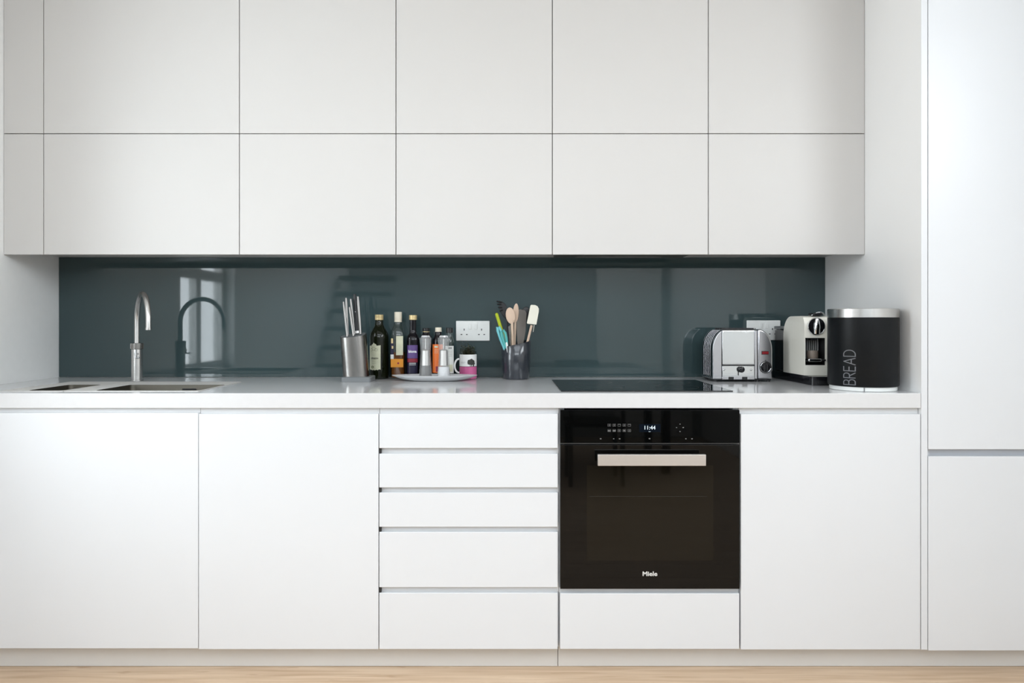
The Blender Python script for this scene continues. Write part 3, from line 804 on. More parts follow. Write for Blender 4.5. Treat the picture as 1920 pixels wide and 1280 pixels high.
build('purple_label', sq_patch(c, r, .0215, ZT + H(671), ZT + H(646.5)), M['label_purple'], t)
build('red_band', sq_patch(c, r, .0215, ZT + H(678.5), ZT + H(671.5)), M['label_red'], t)
build('navy_band', sq_patch(c, r, .0215, ZT + H(699), ZT + H(679)), M['label_navy'], t)
build('lettering', on_front(text_mb('biona', .0155, .0005), c[0] + .001, yf - .0004, ZT + H(658.3)), M['white_ink'], t, 0)
build('small_print', MB().box(c[0] - .013, c[0] + .015, yf - .0005, yf - .0002, ZT + H(680.6), ZT + H(679.6)).box(c[0] - .013, c[0] + .015, yf - .0005, yf - .0002, ZT + H(683.4), ZT + H(682.6)), M['white_ink'], t, 0)

# three small bottles behind the mills
H = lambda p: pz(p, 2.985) - ZT
c = (px(799, 2.985), yy(2.985)); r = .0235
body = [(r * .85, 0), (r, .004), (r, H(636)), (r * .93, H(631)), (r * .65, H(626.5)), (.0135, H(624)), (.0130, H(622.5))]
t = bottle('sauce_bottle', 'small dark bottle with black cap hidden behind the pepper mill', c, body, M['bottle_black'], group='small bottles behind the mills')
build('screw_cap', MB().lathe([(.0125, H(621)), (.0148, H(620.5)), (.0148, H(615.6)), (.0135, H(614.8))], (c[0], c[1], ZT)), M['black'], t)
build('cap_ring', MB().lathe([(.0135, H(622.3)), (.0152, H(622)), (.0152, H(621.2)), (.0135, H(621.1))], (c[0], c[1], ZT)), M['cap_gold'], t)
c = (px(822, 2.985), yy(2.985)); r = .0245
body = [(r * .85, 0), (r, .004), (r, H(642)), (r * .95, H(637)), (r * .70, H(631)), (.0135, H(627)), (.0130, H(622))]
t = bottle('sauce_bottle', 'small dark bottle with bright orange label and cream cap', c, body, M['bottle_black'], group='small bottles behind the mills')
build('screw_cap', MB().lathe([(.0125, H(622) + .0005), (.0140, H(621.7)), (.0140, H(620.4)), (.0130, H(620)), (.0134, H(619.5)), (.0134, H(614.5)), (.0122, H(613.7))], (c[0], c[1], ZT)), M['cap_cream'], t)
lo = build('orange_label', MB().patch(c, r + .0005, -1.25, .9, ZT + H(698), ZT + H(645)), M['label_orange'], t)
build('small_print', MB().patch(c, r + .0008, -.62, .0, ZT + H(651.5), ZT + H(648)), M['label_cream'], lo, 0)
for p in (655, 658, 661):
    build('small_print', MB().patch(c, r + .0008, -.65, .1, ZT + H(p), ZT + H(p) + .0012), M['label_cream'], lo, 0)
build('apple_print', MB().patch(c, r + .0008, -.35, .25, ZT + H(696), ZT + H(686)), M['label_red'], lo, 0)
c = (px(843, 2.985), yy(2.985)); r = .0185
body = [(r * .85, 0), (r, .004), (r, H(643)), (r * .96, H(639)), (r * .80, H(634)), (.0115, H(630)), (.0108, H(624))]
t = bottle('essence_bottle', 'slim clear bottle with white label and black cap', c, body, M['bottle_clear'], group='small bottles behind the mills')
build('screw_cap', MB().lathe([(.0125, H(623.8)), (.0148, H(623.4)), (.0148, H(614.8)), (.0138, H(614.2))], (c[0], c[1], ZT)), M['black'], t)
lo = build('white_label', MB().patch(c, r + .0005, -1.2, 1.2, ZT + H(699), ZT + H(648)), M['label_white'], t)
build('small_print', MB().patch(c, r + .0008, -.15, .12, ZT + H(654), ZT + H(650)).patch(c, r + .0008, .25, .5, ZT + H(654), ZT + H(650)), M['symbol'], lo, 0)
for p in (658, 661, 664, 667):
    build('small_print', MB().patch(c, r + .0008, -.3, .7, ZT + H(p), ZT + H(p) + .0009), M['symbol'], lo, 0)
build('peach_print', MB().patch(c, r + .0008, -.9, .8, ZT + H(696), ZT + H(683)), M['label_cream'], lo, 0)

# ------------------------------------------------------------------ oval dish with two mills
c = (px(815, 2.878), yy(2.878), ZT + .0003)
o = MB().lathe([(.44, 0), (.50, .0005), (.66, .0040), (.86, .0125), (1.0, .0225), (1.0, .0240), (.985, .0242), (.86, .0155), (.66, .0075), (.50, .0050), (.02, .0048)], c, 56, .173, .066)
o = build('oval_dish', o, M['dish'], None, 50)
tag(o, 'shallow pale grey oval dish under the salt and pepper mills', 'dish')


def mill(xp, label, fill, dark):
    D = 2.872; x, y = px(xp, D), yy(D); z0 = ZT + .0056
    t = thing('spice_mill', label, 'spice mill', (x, y, z0), 'clear acrylic mills on the dish')
    seg = 10
    outer = [(.0278, 0), (.0278, .004), (.0255, .040), (.0225, .075), (.0206, .105), (.0206, .122), (.0222, .140), (.0243, .160), (.0250, .168), (.0235, .170)]
    build('acrylic_body', MB().lathe(outer, (x, y, z0), seg), M['acrylic'], t, 20)
    build('filling', MB().lathe([(.0235, .006), (.0245, .009), (.0215, .052), (.001, .054)], (x, y, z0), 20), fill, t)
    build('grinder_tube', MB().lathe([(.0155, .056), (.0185, .058), (.0165, .118), (.012, .122)], (x, y, z0), 10), M['handle'], t, 20)
    st_ = []
    for z in (.1708, .1785):
        st_.append([(x + (.0185 if j % 2 == 0 else .0115) * math.cos(PI * j / 6) * (1 if z < .175 else .8), y + (.0185 if j % 2 == 0 else .0115) * math.sin(PI * j / 6) * (1 if z < .175 else .8), z0 + z) for j in range(12)])
    build('star_knob', MB().loft(st_), M['knob'], t, 30)
    build('spindle', MB().cyl((x, y, z0 + .1235), (x, y, z0 + .166), .003), M['steel'], t)


mill(798, 'clear acrylic pepper mill, the left one on the dish', M['pepper'], True)
mill(832, 'clear acrylic salt mill, the right one on the dish', M['salt'], False)

# ------------------------------------------------------------------ mug with herbs
D = 2.985; c = (px(877.6, D), yy(D), ZT + .0004); r = .0366; hm_ = pz(664.7, D - .03) - ZT; zp_ = pz(687, D - .03) - ZT
t = thing('mug', 'pink and white mug with black tree print holding herbs', 'mug', (c[0], c[1], ZT))
build('white_half', MB().lathe([(r, zp_ + .0002), (r, hm_ - .001), (r - .001, hm_), (r - .003, hm_ - .001), (r - .0035, zp_ + .0002)], c, 40, closed=True), M['mug_white'], t)
build('pink_half', MB().lathe([(r * .85, 0), (r * .97, .002), (r, .006), (r, zp_)], c, 40), M['mug_pink'], t)
build('dark_line', MB().lathe([(r + .0001, zp_ - .0008), (r + .0004, zp_ - .0008), (r + .0004, zp_ + .0006), (r + .0001, zp_ + .0006)], c, 40, closed=True), M['ink'], t)
hp = []
for i in range(13):
    a = PI / 2 + PI * i / 12
    hp.append((c[0] - r - .0005 + .019 * math.cos(a) if 0 < i < 12 else c[0] - r + .0006, c[1] - .004, ZT + .055 + .029 * math.sin(a)))
build('handle', MB().tube(hp, .0042, 10), M['mug_white'], t, 60)
tp = MB()
for (u, v_, rr_) in ((.010, .0135, .0062), (.0155, .0160, .0058), (.0205, .0130, .0060), (.0150, .0110, .0075), (.0235, .0085, .0045), (.0085, .0095, .0045)):
    b0 = len(tp.v); tp.v.append((u, v_, 0))
    for i in range(14):
        a = 2 * PI * i / 14; k_ = 1 + .12 * math.sin(5 * a + u * 900)
        tp.v.append((u + rr_ * k_ * math.cos(a), v_ + rr_ * k_ * math.sin(a), 0))
    for i in range(14): tp.f.append((b0, b0 + 1 + i, b0 + 1 + (i + 1) % 14))
for (u, wd) in ((.0115, .0006), (.0145, .0009), (.0175, .0006), (.0225, .0022)):
    b0 = len(tp.v); tp.v += [(u - wd, 0, 0), (u + wd, 0, 0), (u + wd, .010, 0), (u - wd, .010, 0)]; tp.f.append((b0, b0 + 1, b0 + 2, b0 + 3))
tp.v = [(a * 1.45 - .0045, b_ * 1.45, 0) for a, b_, _ in tp.v]
build('tree_print', on_cyl(tp, c, r + .0005, -.05, ZT + zp_ + .0008), M['ink'], t, 0)
build('text_print', MB().patch(c, r + .0005, -.85, -.25, ZT + zp_ + .018, ZT + zp_ + .0186).patch(c, r + .0005, -.85, -.40, ZT + zp_ + .0145, ZT + zp_ + .0151), M['symbol'], t, 0)
h_ = thing('herb_plant', 'small dark green herb growing out of the mug', 'plant', (c[0], c[1], ZT + hm_ - .012))
build('soil', MB().lathe([(r - .0042, hm_ - .016), (r - .0042, hm_ - .012), (.001, hm_ - .010)], c, 24), M['soil'], h_)
stm, lfs = MB(), MB()
rnd = random.Random(3)
for i in range(60):
    a = rnd.uniform(0, 2 * PI); q0 = rnd.uniform(0, .029); hh = rnd.uniform(.022, .046) + (.018 if rnd.random() < .12 else 0)
    b_ = Vector((c[0] + q0 * math.cos(a), c[1] + q0 * math.sin(a), ZT + hm_ - .0112)); lean = Vector((rnd.uniform(-.004, .004) + 0.10 * (b_.x - c[0]), rnd.uniform(-.006, .006), hh))
    stm.tube([b_, b_ + lean * .5 + Vector((rnd.uniform(-.002, .002), 0, 0)), b_ + lean], [.0008, .0006, .0003], 5)
    for j in range(9):
        f_ = .2 + .8 * j / 8; p = b_ + lean * f_; aa = rnd.uniform(0, 2 * PI); ln = rnd.uniform(.006, .011)
        d_ = Vector((math.cos(aa), math.sin(aa), rnd.uniform(.1, .9))).normalized(); sd = d_.cross(Vector((0, 0, 1))).normalized() * ln * .32
        q = p + d_ * ln * .5
        if math.hypot(p.x + d_.x * ln - c[0], p.y + d_.y * ln - c[1]) > r - .004 and p.z < ZT + hm_ + .001: continue
        lfs.add([p, q + sd, p + d_ * ln, q - sd, q + Vector((0, 0, .0005))], [(0, 1, 4), (1, 2, 4), (2, 3, 4), (3, 0, 4)])
build('stems', stm, M['stem'], h_, kind='stuff')
build('foliage', lfs, M['leaf'], h_, kind='stuff')

# ------------------------------------------------------------------ utensil pot
D = 2.985; pc = (px(967.8, D), yy(D)); PXs = lambda p, d=D: px(p, d); PZs = lambda p, d=D: pz(p, d)
def pot_ring(r, z, rim):
    out = []
    for j in range(44):
        a = 2 * PI * j / 44; u, v_ = r * math.cos(a), r * math.sin(a)
        out.append((pc[0] + u, pc[1] + v_, ZT + z + ((.0135 * u / .064 + .004 * v_ / .064) if rim else 0)))
    return out


rr = .0628
m_ = MB().loft([pot_ring(.050, .0004, 0), pot_ring(.0535, .002, 0), pot_ring(.0555, .010, 0), pot_ring(.060, .07, 0), pot_ring(rr, .1490, 1), pot_ring(rr - .001, .1502, 1),
                pot_ring(rr - .004, .1495, 1), pot_ring(.0565, .07, 0), pot_ring(.052, .010, 0), pot_ring(.005, .008, 0)])
o = build('utensil_pot', m_, M['pot'], None, 50)
tag(o, 'glossy slate grey utensil pot with slanted rim beside the hob', 'utensil pot')


def stick(p0, p1, d0, d1, r0, r1, n=6, seg=10, flat=1.0):
    a = Vector((px(p0[0], d0), yy(d0), pz(p0[1], d0))); b_ = Vector((px(p1[0], d1), yy(d1), pz(p1[1], d1)))
    return MB().tube([a + (b_ - a) * i / n for i in range(n + 1)], [r0 + (r1 - r0) * i / n for i in range(n + 1)], seg, flat=flat)


def outline(pts, d, th):
    return MB().plate([(px(a, d), pz(c_, d)) for a, c_ in pts], yy(d) - th / 2, yy(d) + th / 2)


def ell(cx_, cy_, rx, ry, rot=0, n=22):
    return [(cx_ + rx * math.cos(2 * PI * i / n) * math.cos(rot) - ry * math.sin(2 * PI * i / n) * math.sin(rot),
             cy_ + rx * math.cos(2 * PI * i / n) * math.sin(rot) + ry * math.sin(2 * PI * i / n) * math.cos(rot)) for i in range(n)]


def ut(name, label, cat, p, d):
    return thing(name, label, cat, (px(p[0], d), yy(d), pz(p[1], d)), 'utensils in the slate pot')


# black pasta fork
d = 3.012; t = ut('pasta_fork', 'black pasta fork with curved teeth at the back of the pot', 'utensil', (955, 690), d)
build('stem', stick((957.5, 695), (950.5, 596), d, d, .0032, .0030), M['black'], t)
build('bowl', outline([(948.5, 598), (953.2, 598), (953.5, 588), (951.6, 578), (948, 570.5), (943, 566), (937, 564.5), (935.5, 569), (936.5, 577), (939, 586), (943.5, 593)], d, .009), M['black'], t, bevel=.002)
for (a, c_) in (((931.0, 564.6), (941, 566.5)), ((932.0, 569.6), (940, 570.5)), ((934.0, 576), (941, 576)), ((936.5, 582.6), (942, 581))):
    build('tooth', stick(c_, a, d - .004, d - .010, .0036, .0026), M['black'], t)
# lime handled tool and turquoise scissors
d = 2.972; t = ut('peeler', 'lime green handled tool at the left of the pot', 'utensil', (952, 660), d)
build('handle', stick((951.5, 655), (931.6, 590), d + .01, d, .0066, .0070, seg=14), M['lime'], t)
build('end_cap', MB().ball((px(931.4, d), yy(d), pz(589.2, d)), .0069), M['lime'], t)
d = 2.951; t = ut('kitchen_scissors', 'turquoise handled kitchen scissors leaning out of the pot', 'scissors', (950, 660), d)
def loop(pts, r): return MB().tube([(px(a, d), yy(d), pz(c_, d)) for a, c_ in pts] , r, 10)
build('handle', loop([(946.5, 655), (939, 637), (933.2, 620), (932.6, 613.2), (935.4, 612.6), (939.0, 618.5), (943.5, 633), (947, 648)], .0058), M['turquoise'], t, 60)
d = 2.944
build('handle', loop([(951, 655), (945, 642), (940.5, 629), (939.8, 621), (943.6, 618.6), (947.5, 624), (949.6, 634), (950.8, 647)], .0055), M['turquoise_dark'], t, 60)
build('blade', outline([(943.5, 652), (951, 649), (957.5, 672), (954, 674)], 2.948, .002), M['steel'], t)
d = 2.938; t = ut('plastic_brush', 'short white plastic handle beside the turquoise scissors', 'utensil', (953, 655), d)
build('handle', outline([(947.8, 642), (951.0, 641), (955.8, 660), (950.8, 661)], d, .005), M['white_plastic'], t, bevel=.0012)
# wooden spoons
d = 2.962; t = ut('wooden_spoon', 'pale wooden spoon with round bowl, front of the pot', 'spoon', (962, 690), d)
build('stem', stick((961.5, 690), (960.2, 600), d + .012, d, .0062, .0055), M['wood_spoon'], t)
q = MB(); 
def spoon(cx_, cy_, rx, ry, rot, d, th):
    c0 = Vector((px(cx_, d), yy(d), pz(cy_, d))); m_ = MB().ball((0, 0, 0), 1, 20, 10)
    m_.v = [(x * rx / F * d, y * th * (1.0 if y > 0 else .45), z * ry / F * d) for x, y, z in m_.v]
    return m_.xf(Matrix.Translation(c0) @ Matrix.Rotation(rot, 4, 'Y'))
build('bowl', spoon(957.2, 591.5, 9.0, 15.5, math.radians(-8), d, .009), M['wood_spoon'], t, 60)
d = 2.988; t = ut('wooden_spoon', 'narrow wooden spoon standing tallest behind the round one', 'spoon', (967, 690), d)
build('stem', stick((963.0, 690), (966.3, 600), d + .005, d, .0048, .0042), M['wood_spoon'], t)
build('bowl', spoon(967.0, 587.0, 5.6, 18.5, math.radians(4), d, .007), M['wood_spoon'], t, 60)
# taupe turner
d = 3.012; t = ut('turner', 'flat taupe slotted turner in the middle of the pot', 'utensil', (975, 690), d)
build('blade', outline([(969.5, 582), (975, 579.5), (984.6, 581.5), (987.4, 587), (985.6, 620), (982, 640), (978, 655), (972, 655), (969.5, 640), (968.0, 615)], d, .004), M['taupe'], t, bevel=.001)
build('stem', stick((974.8, 695), (975, 656), d, d, .004, .004), M['taupe'], t)
# black ladle behind
d = 3.028; t = ut('slotted_spoon', 'black slotted spoon behind the cream spatula', 'utensil', (985, 690), d)
build('bowl', spoon(985.0, 588, 8.8, 13.5, math.radians(12), d, .006), M['black'], t, 60)
build('stem', stick((976.5, 690), (984, 601), d, d, .0032, .0032), M['black'], t)
# steel fish slice left behind spoon
d = 3.022; t = ut('steel_spatula', 'thin dark steel spatula left of the wooden spoons', 'utensil', (960, 690), d)
build('blade', outline([(952.8, 612), (957.8, 609), (959.8, 640), (960.2, 652), (955, 652)], d, .0015), M['steel_dark'], t)
build('stem', stick((959.5, 690), (957.8, 652), d, d, .003, .003), M['steel_dark'], t)
# cream spatula
d = 2.968; t = ut('silicone_spatula', 'cream silicone spatula with wooden handle, right of the pot', 'spatula', (984, 690), d)
build('blade', outline([(994.4, 572.6), (996.2, 571.2), (1003.5, 571.6), (1008.0, 574.0), (1010.4, 578.6), (1010.2, 584), (1006.0, 607.5), (1005.0, 608.6), (988.8, 606.8), (987.8, 605.4)], d, .009), M['silicone'], t, bevel=.0025, seg=3)
build('stem', stick((981.5, 672), (996.8, 609.5), d + .016, d, .0050, .0050, flat=.8), M['wood_spoon'], t)
build('blade_spine', stick((1001.6, 609), (999.6, 622), d, d + .002, .0012, .0010), M['silicone'], t)

# ------------------------------------------------------------------ toaster
DF, DR = 2.832, 2.985
tx0, tx1 = px(1336.5, DF), px(1448.8, DF); tz0, tzt = ZT + .011, pz(617.0, DF)
t = thing('toaster', 'polished steel two-slot toaster with red switch beside the hob', 'toaster', ((tx0 + tx1) / 2, yy((DF + DR) / 2), ZT))
sh, sv = .056, .082


def prof_at(x):            # height of the outline at x
    u = min(x - tx0, tx1 - x)
    if u >= sh: return tzt
    return tzt - sv + sv * math.sqrt(max(0, 1 - ((sh - u) / sh) ** 2))


def slab(xa, xb, ya, yb, dz=0.0, inset=0.0):
    top = []
    n = 14
    for i in range(n + 1):
        s_ = i / n
        # denser near the outer ends
        x = xa + (xb - xa) * (s_ ** 1.6 if xa <= tx0 + .001 else (1 - (1 - s_) ** 1.6 if xb >= tx1 - .001 else s_))
        top.append((x, prof_at(x) + dz))
    return MB().plate([(xa, tz0), *[(a, c_) for a, c_ in top], (xb, tz0)], ya, yb)


xa, xb = px(1353.8, DF), px(1420.5, DF)
yF, yR = yy(DF), yy(DR)
build('end_casting', slab(tx0, xa - .0005, yF, yR), M['alu'], t, bevel=.007, seg=4)
build('control_end', slab(xb + .0012, tx1, yF, yR), M['alu'], t, bevel=.006, seg=4)
build('body', MB().box(xa, xb, yF + .003, yR - .003, tz0, tzt - .002), M['chrome'], t, bevel=.006, seg=4)
fp = MB().box(px(1354.3, DF), px(1414.3, DF), yF - .0005, yF + .0028, pz(682.3, DF), pz(623, DF))
build('front_plate', fp, M['plate'], t, bevel=.0012)
build('front_post', MB().box(px(1415.0, DF), px(1419.6, DF), yF - .001, yF + .0028, tz0 + .001, tzt - .005), M['alu'], t, bevel=.001)
build('black_slot', MB().box(px(1354.3, DF), px(1414.8, DF), yF - .0008, yF + .0028, pz(685.8, DF), pz(683.1, DF)), M['black'], t, 0)
build('lower_plate', MB().box(px(1354.3, DF), px(1414.3, DF), yF - .0005, yF + .0028, pz(705, DF), pz(686.3, DF)), M['plate'], t, bevel=.001)
build('crumb_tray', MB().box(px(1353.5, DF), px(1414.3, DF), yF - .0025, yF + .0028, pz(711.0, DF), pz(706, DF)), M['alu'], t, bevel=.0006)
for p in (1370.5, 1396):
    build('tray_tab', MB().box(px(p - 4.8, DF), px(p + 4.8, DF), yF - .004, yF - .0026, pz(711, DF), pz(706.2, DF)), M['black'], t, bevel=.0005)
kx, kz = px(1388.6, DF), pz(692.3, DF)
build('lift_slot', MB().box(px(1383.3, DF), px(1385.2, DF), yF - .0009, yF - .0004, pz(703.5, DF), pz(688, DF)), M['hole'], t, 0)
build('lift_knob', MB().lathe([(.004, 0), (.008, .002), (.0122, .008), (.0122, .013), (.0095, .017), (.003, .0185)], (0, 0, 0), 24).xf(T(kx, yF - .0008, kz) @ Matrix.Rotation(PI / 2, 4, 'X')), M['gloss_black'], t)
for p, q_ in ((1357.5, 692.5), (1408, 693)):
    build('rivet', MB().ball((px(p, DF), yF - .0003, pz(q_, DF)), .0042, sz=1), M['chrome'], t)
# switch and timer
sw0, sw1 = px(1427.8, DF), px(1441.2, DF)
build('switch_bezel', MB().box(sw0, sw1, yF - .0016, yF - .0002, pz(664.6, DF), pz(657.8, DF)), M['black'], t, bevel=.0005)
build('red_switch', MB().box(sw0 + .0015, sw1 - .0015, yF - .0036, yF - .0017, pz(663.6, DF), pz(658.8, DF)), M['red'], t, bevel=.0006)
tx_, tz_ = px(1435.3, DF), pz(688.3, DF)
RX = Matrix.Rotation(PI / 2, 4, 'X')
build('dial_ring', MB().lathe([(.0187, 0), (.0242, 0), (.0242, .0012), (.0187, .0012)], (0, 0, 0), 40, closed=True).xf(T(tx_, yF - .0003, tz_) @ RX), M['black'], t)
arc = []
for i in range(29):
    a = math.radians(100 + 250 * i / 28); arc.append((tx_ + .0205 * math.cos(a), yF - .0009, tz_ + .0205 * math.sin(a)))
build('dial_arc', MB().tube([(a, b_ - .0012, c_) for a, b_, c_ in arc], .0011, 8), M['chrome'], t)
build('timer_dial', MB().lathe([(.0185, 0), (.0180, .004), (.0150, .012), (.0140, .0135), (.002, .014)], (0, 0, 0), 32).xf(T(tx_, yF - .0003, tz_) @ RX), M['gloss_black'], t)
build('dial_grip', MB().box(tx_ - .0026, tx_ + .0026, yF - .021, yF - .0145, tz_ - .0135, tz_ + .0135), M['black'], t, bevel=.0012)
build('dial_mark', MB().ball((tx_, yF - .0006, pz(675.2, DF)), .0022), M['black'], t)
# ribs on the left end
for i in range(5):
    ya = yF + .036 + i * .022
    pts = [(tx0 - .0005, ya, tz0 + .01 + (tzt - sv - tz0 - .01) * k_ / 4) for k_ in range(5)]
    for k_ in range(1, 9):
        a = PI - (PI / 2) * .80 * k_ / 8
        pts.append((tx0 + sh + (sh + .0005) * math.cos(a), ya, tzt - sv + (sv + .0005) * math.sin(a)))
    build('end_rib', MB().tube(pts, .0013, 8), M['alu'], t, 60)
q = MB()
pl = [(tx0 - .0003, tz0 + .008), (tx0 - .0003, tzt - sv)]
for k_ in range(1, 9):
    a = PI - (PI / 2) * .80 * k_ / 8
    pl.append((tx0 + sh + (sh + .0004) * math.cos(a), tzt - sv + (sv + .0004) * math.sin(a)))
v = []
for a, c_ in pl: v += [(a, yF + .018, c_), (a, yR - .010, c_)]
q.add(v, [(2 * i, 2 * i + 1, 2 * i + 3, 2 * i + 2) for i in range(len(pl) - 1)])
build('vent_panel', q, M['gloss_black'], t)
for dy in (.040, .095):
    build('bread_slot', MB().box(xa + .012, xb - .004, yF + dy, yF + dy + .030, tzt - .0022, tzt - .0016), M['hole'], t, 0)
    build('slot_rim', MB().box(xa + .010, xb - .002, yF + dy - .003, yF + dy - .0002, tzt - .0018, tzt + .005).box(xa + .010, xb - .002, yF + dy + .0302, yF + dy + .033, tzt - .0018, tzt + .005), M['black'], t, 0)
build('base', MB().box(tx0 + .004, tx1 - .004, yF + .004, yR - .004, ZT + .006, tz0 - .0003), M['black'], t, bevel=.001)
for a in (tx0 + .014, tx1 - .014, xb + .003):
    for c_ in (yF + .010, yR - .018):
        if a == xb + .003 and c_ > yF + .02: continue
        build('foot', MB().cyl((a, c_, ZT + .0003), (a, c_, ZT + .0058), .007), M['black'], t)

# ------------------------------------------------------------------ coffee machine
mx0, mx1 = 1.143, 1.240; YM = yy(2.72); YMB = yy(2.926)
t = thing('coffee_machine', 'cream capsule coffee machine between the toaster and bread bin', 'coffee machine', ((mx0 + mx1) / 2, (YM + YMB) / 2, ZT))
zb_, zt_ = pz(703.5, 2.72), pz(592.3, 2.75)


def side(notch):
    pts = [(YM, zb_)]
    if notch: pts += [(YM, nz0), (YM + .055, nz0), (YM + .055, nz1), (YM, nz1)]
    pts += [(YM, zt_ - .034), (YM + .003, zt_ - .018), (YM + .012, zt_ - .006), (YM + .03, zt_)]
    R1 = .078
    for i in range(11):
        a = PI / 2 * i / 10
        pts.append((YMB - R1 + R1 * math.sin(a), zt_ - R1 + R1 * math.cos(a)))
    pts.append((YMB, zb_))
    return pts


nz0, nz1 = pz(684.3, 2.72), pz(633.3, 2.72)
nx0, nx1 = px(1509.9, 2.72), px(1546.8, 2.72)
sd_ = lambda x0, x1, nt_: MB().prism([(x0, a, c_) for a, c_ in side(nt_)][::-1], (x1 - x0, 0, 0))
body = MB(); body.add(*(lambda q: (q.v, q.f))(sd_(mx0, nx0, False))); body.add(*(lambda q: (q.v, q.f))(sd_(nx0, nx1, True))); body.add(*(lambda q: (q.v, q.f))(sd_(nx1, mx1, False)))
build('body', body, M['cream'], t, 30, bevel=0)
build('rear_cup_wall', MB().box(nx0 + .0004, nx1 - .0004, YM + .0535, YM + .0548, nz0 + .0004, nz1 - .0004), M['black'], t, 0)
build('recess_lining', MB().box(nx0 + .0003, nx0 + .0012, YM + .0006, YM + .0532, nz0 + .0012, nz1 - .0012).box(nx1 - .0012, nx1 - .0003, YM + .0006, YM + .0532, nz0 + .0012, nz1 - .0012).box(nx0 + .0003, nx1 - .0003, YM + .0006, YM + .0532, nz1 - .0011, nz1 - .0003).box(nx0 + .0003, nx1 - .0003, YM + .0006, YM + .0532, nz0 + .0003, nz0 + .0011), M['black'], t, 0)
for i in range(9):
    x = nx0 + .006 + i * (nx1 - nx0 - .012) / 8
    build('grille_bar', MB().box(x - .0008, x + .0008, YM + .047, YM + .053, nz0 + .022, nz1 - .004), M['white_plastic'], t, 0)
build('spout', MB().box((nx0 + nx1) / 2 - .012, (nx0 + nx1) / 2 + .012, YM + .008, YM + .040, nz1 - .010, nz1 - .0014), M['black'], t, bevel=.002)
zc_ = pz(675.3, 2.70)
build('cup_shelf', MB().box(nx0 + .0014, nx1 - .0014, YM + .0010, YM + .046, zc_ - .0075, zc_ - .003), M['black'], t, bevel=.001)
build('shelf_trim', MB().box(px(1518, 2.70), px(1543, 2.70), YM - .012, YM + .0005, zc_ - .006, zc_ + .006), M['chrome'], t, bevel=.004, seg=3)
build('shelf_arm', MB().box(px(1543.5, 2.70), px(1551, 2.70), YM - .010, YM - .001, zc_ - .003, zc_ + .003), M['black'], t, bevel=.001)
kx_, kz_ = px(1531, 2.715), pz(611.5, 2.715)
build('head_ring', MB().lathe([(.0305, 0), (.0335, 0), (.0335, .005), (.0318, .0065), (.0305, .005)], (0, 0, 0), 44, closed=True).xf(T(kx_, YM - .0002, kz_) @ RX), M['chrome'], t)
build('head_disc', MB().lathe([(.0302, .0), (.0302, .004), (.020, .0055), (.001, .006)], (0, 0, 0), 44).xf(T(kx_, YM - .0002, kz_) @ RX), M['gloss_black'], t)
q = MB(); lw = [(.007, .029), (.011, .015), (.0125, 0), (.0125, -.020), (.0115, -.029)]
rgs = []
for wd, dz in lw:
    k_ = 1 - abs(dz) / .06
    rgs.append([(kx_ + .001 + wd * math.cos(a) * 1.0, YM - .0065 - .012 * k_ * max(0, math.sin(a)) , kz_ + dz) for a in [PI * i / 8 for i in range(9)]])
build('brew_lever', MB().loft(rgs), M['chrome'], t, 50)
bz = zt_
build('capsule_hinge', MB().box(px(1523, 2.74), px(1541, 2.74), YM + .012, YM + .060, bz + .0004, bz + .012), M['gloss_black'], t, bevel=.004, seg=3)
lp = [(px(1521.5, 2.74), YM + .02, bz + .0022), (px(1526, 2.74), YM + .018, bz + .008), (px(1532, 2.74), YM + .016, bz + .0135), (px(1538, 2.74), YM + .016, bz + .0145), (px(1543.5, 2.74), YM + .018, bz + .010), (px(1546, 2.74), YM + .02, bz + .0025)]
build('lever_loop', MB().tube(lp, .0022, 10), M['chrome'], t, 60)
build('power_button', MB().lathe([(.0055, 0), (.0055, .0015), (.003, .002)], (px(1505, 2.80), YM + .085, bz + .0003), 16), M['black'], t)
bs = [(mx0, yy(2.675)), (mx0 + .004, yy(2.664)), (mx0 + .014, yy(2.657)), (mx1 - .014, yy(2.657)), (mx1 - .004, yy(2.664)), (mx1, yy(2.675)), (mx1, yy(3.045)), (mx0, yy(3.045))]
build('base', MB().loft([[(a, c_, ZT + .0005) for a, c_ in bs], [(a, c_, zb_ - .0005) for a, c_ in bs]]), M['gloss_black'], t, 40, bevel=.0015)
build('water_tank', MB().box(mx0 + .003, mx1 - .003, YMB + .0008, yy(3.028), zb_ + .0002, pz(617, 2.95)), M['gloss_black'], t, bevel=.006, seg=3)
build('tank_lid', MB().box(mx0 + .001, mx1 - .003, YMB + .0008, yy(3.030), pz(616.4, 2.95), pz(611, 2.95)), M['grey_plastic'], t, bevel=.002)
# small glass under the spout
gx, gy, gz = (nx0 + nx1) / 2 + .002, YM + .0275, zc_ - .0028
o = MB().lathe([(.014, 0), (.0180, .003), (.0205, .014), (.0212, .026), (.0205, .0385), (.0190, .0385), (.0196, .026), (.0188, .014), (.016, .005), (.001, .004)], (gx, gy, gz), 28)
M['frosted'] = clear('tinted_cup_glass', (.75, .68, .62), 1.5, (.50, .42, .36), .5)
o = build('espresso_glass', o, M['frosted'], None, 50)
tag(o, 'small brownish espresso glass inside the coffee machine recess', 'glass')

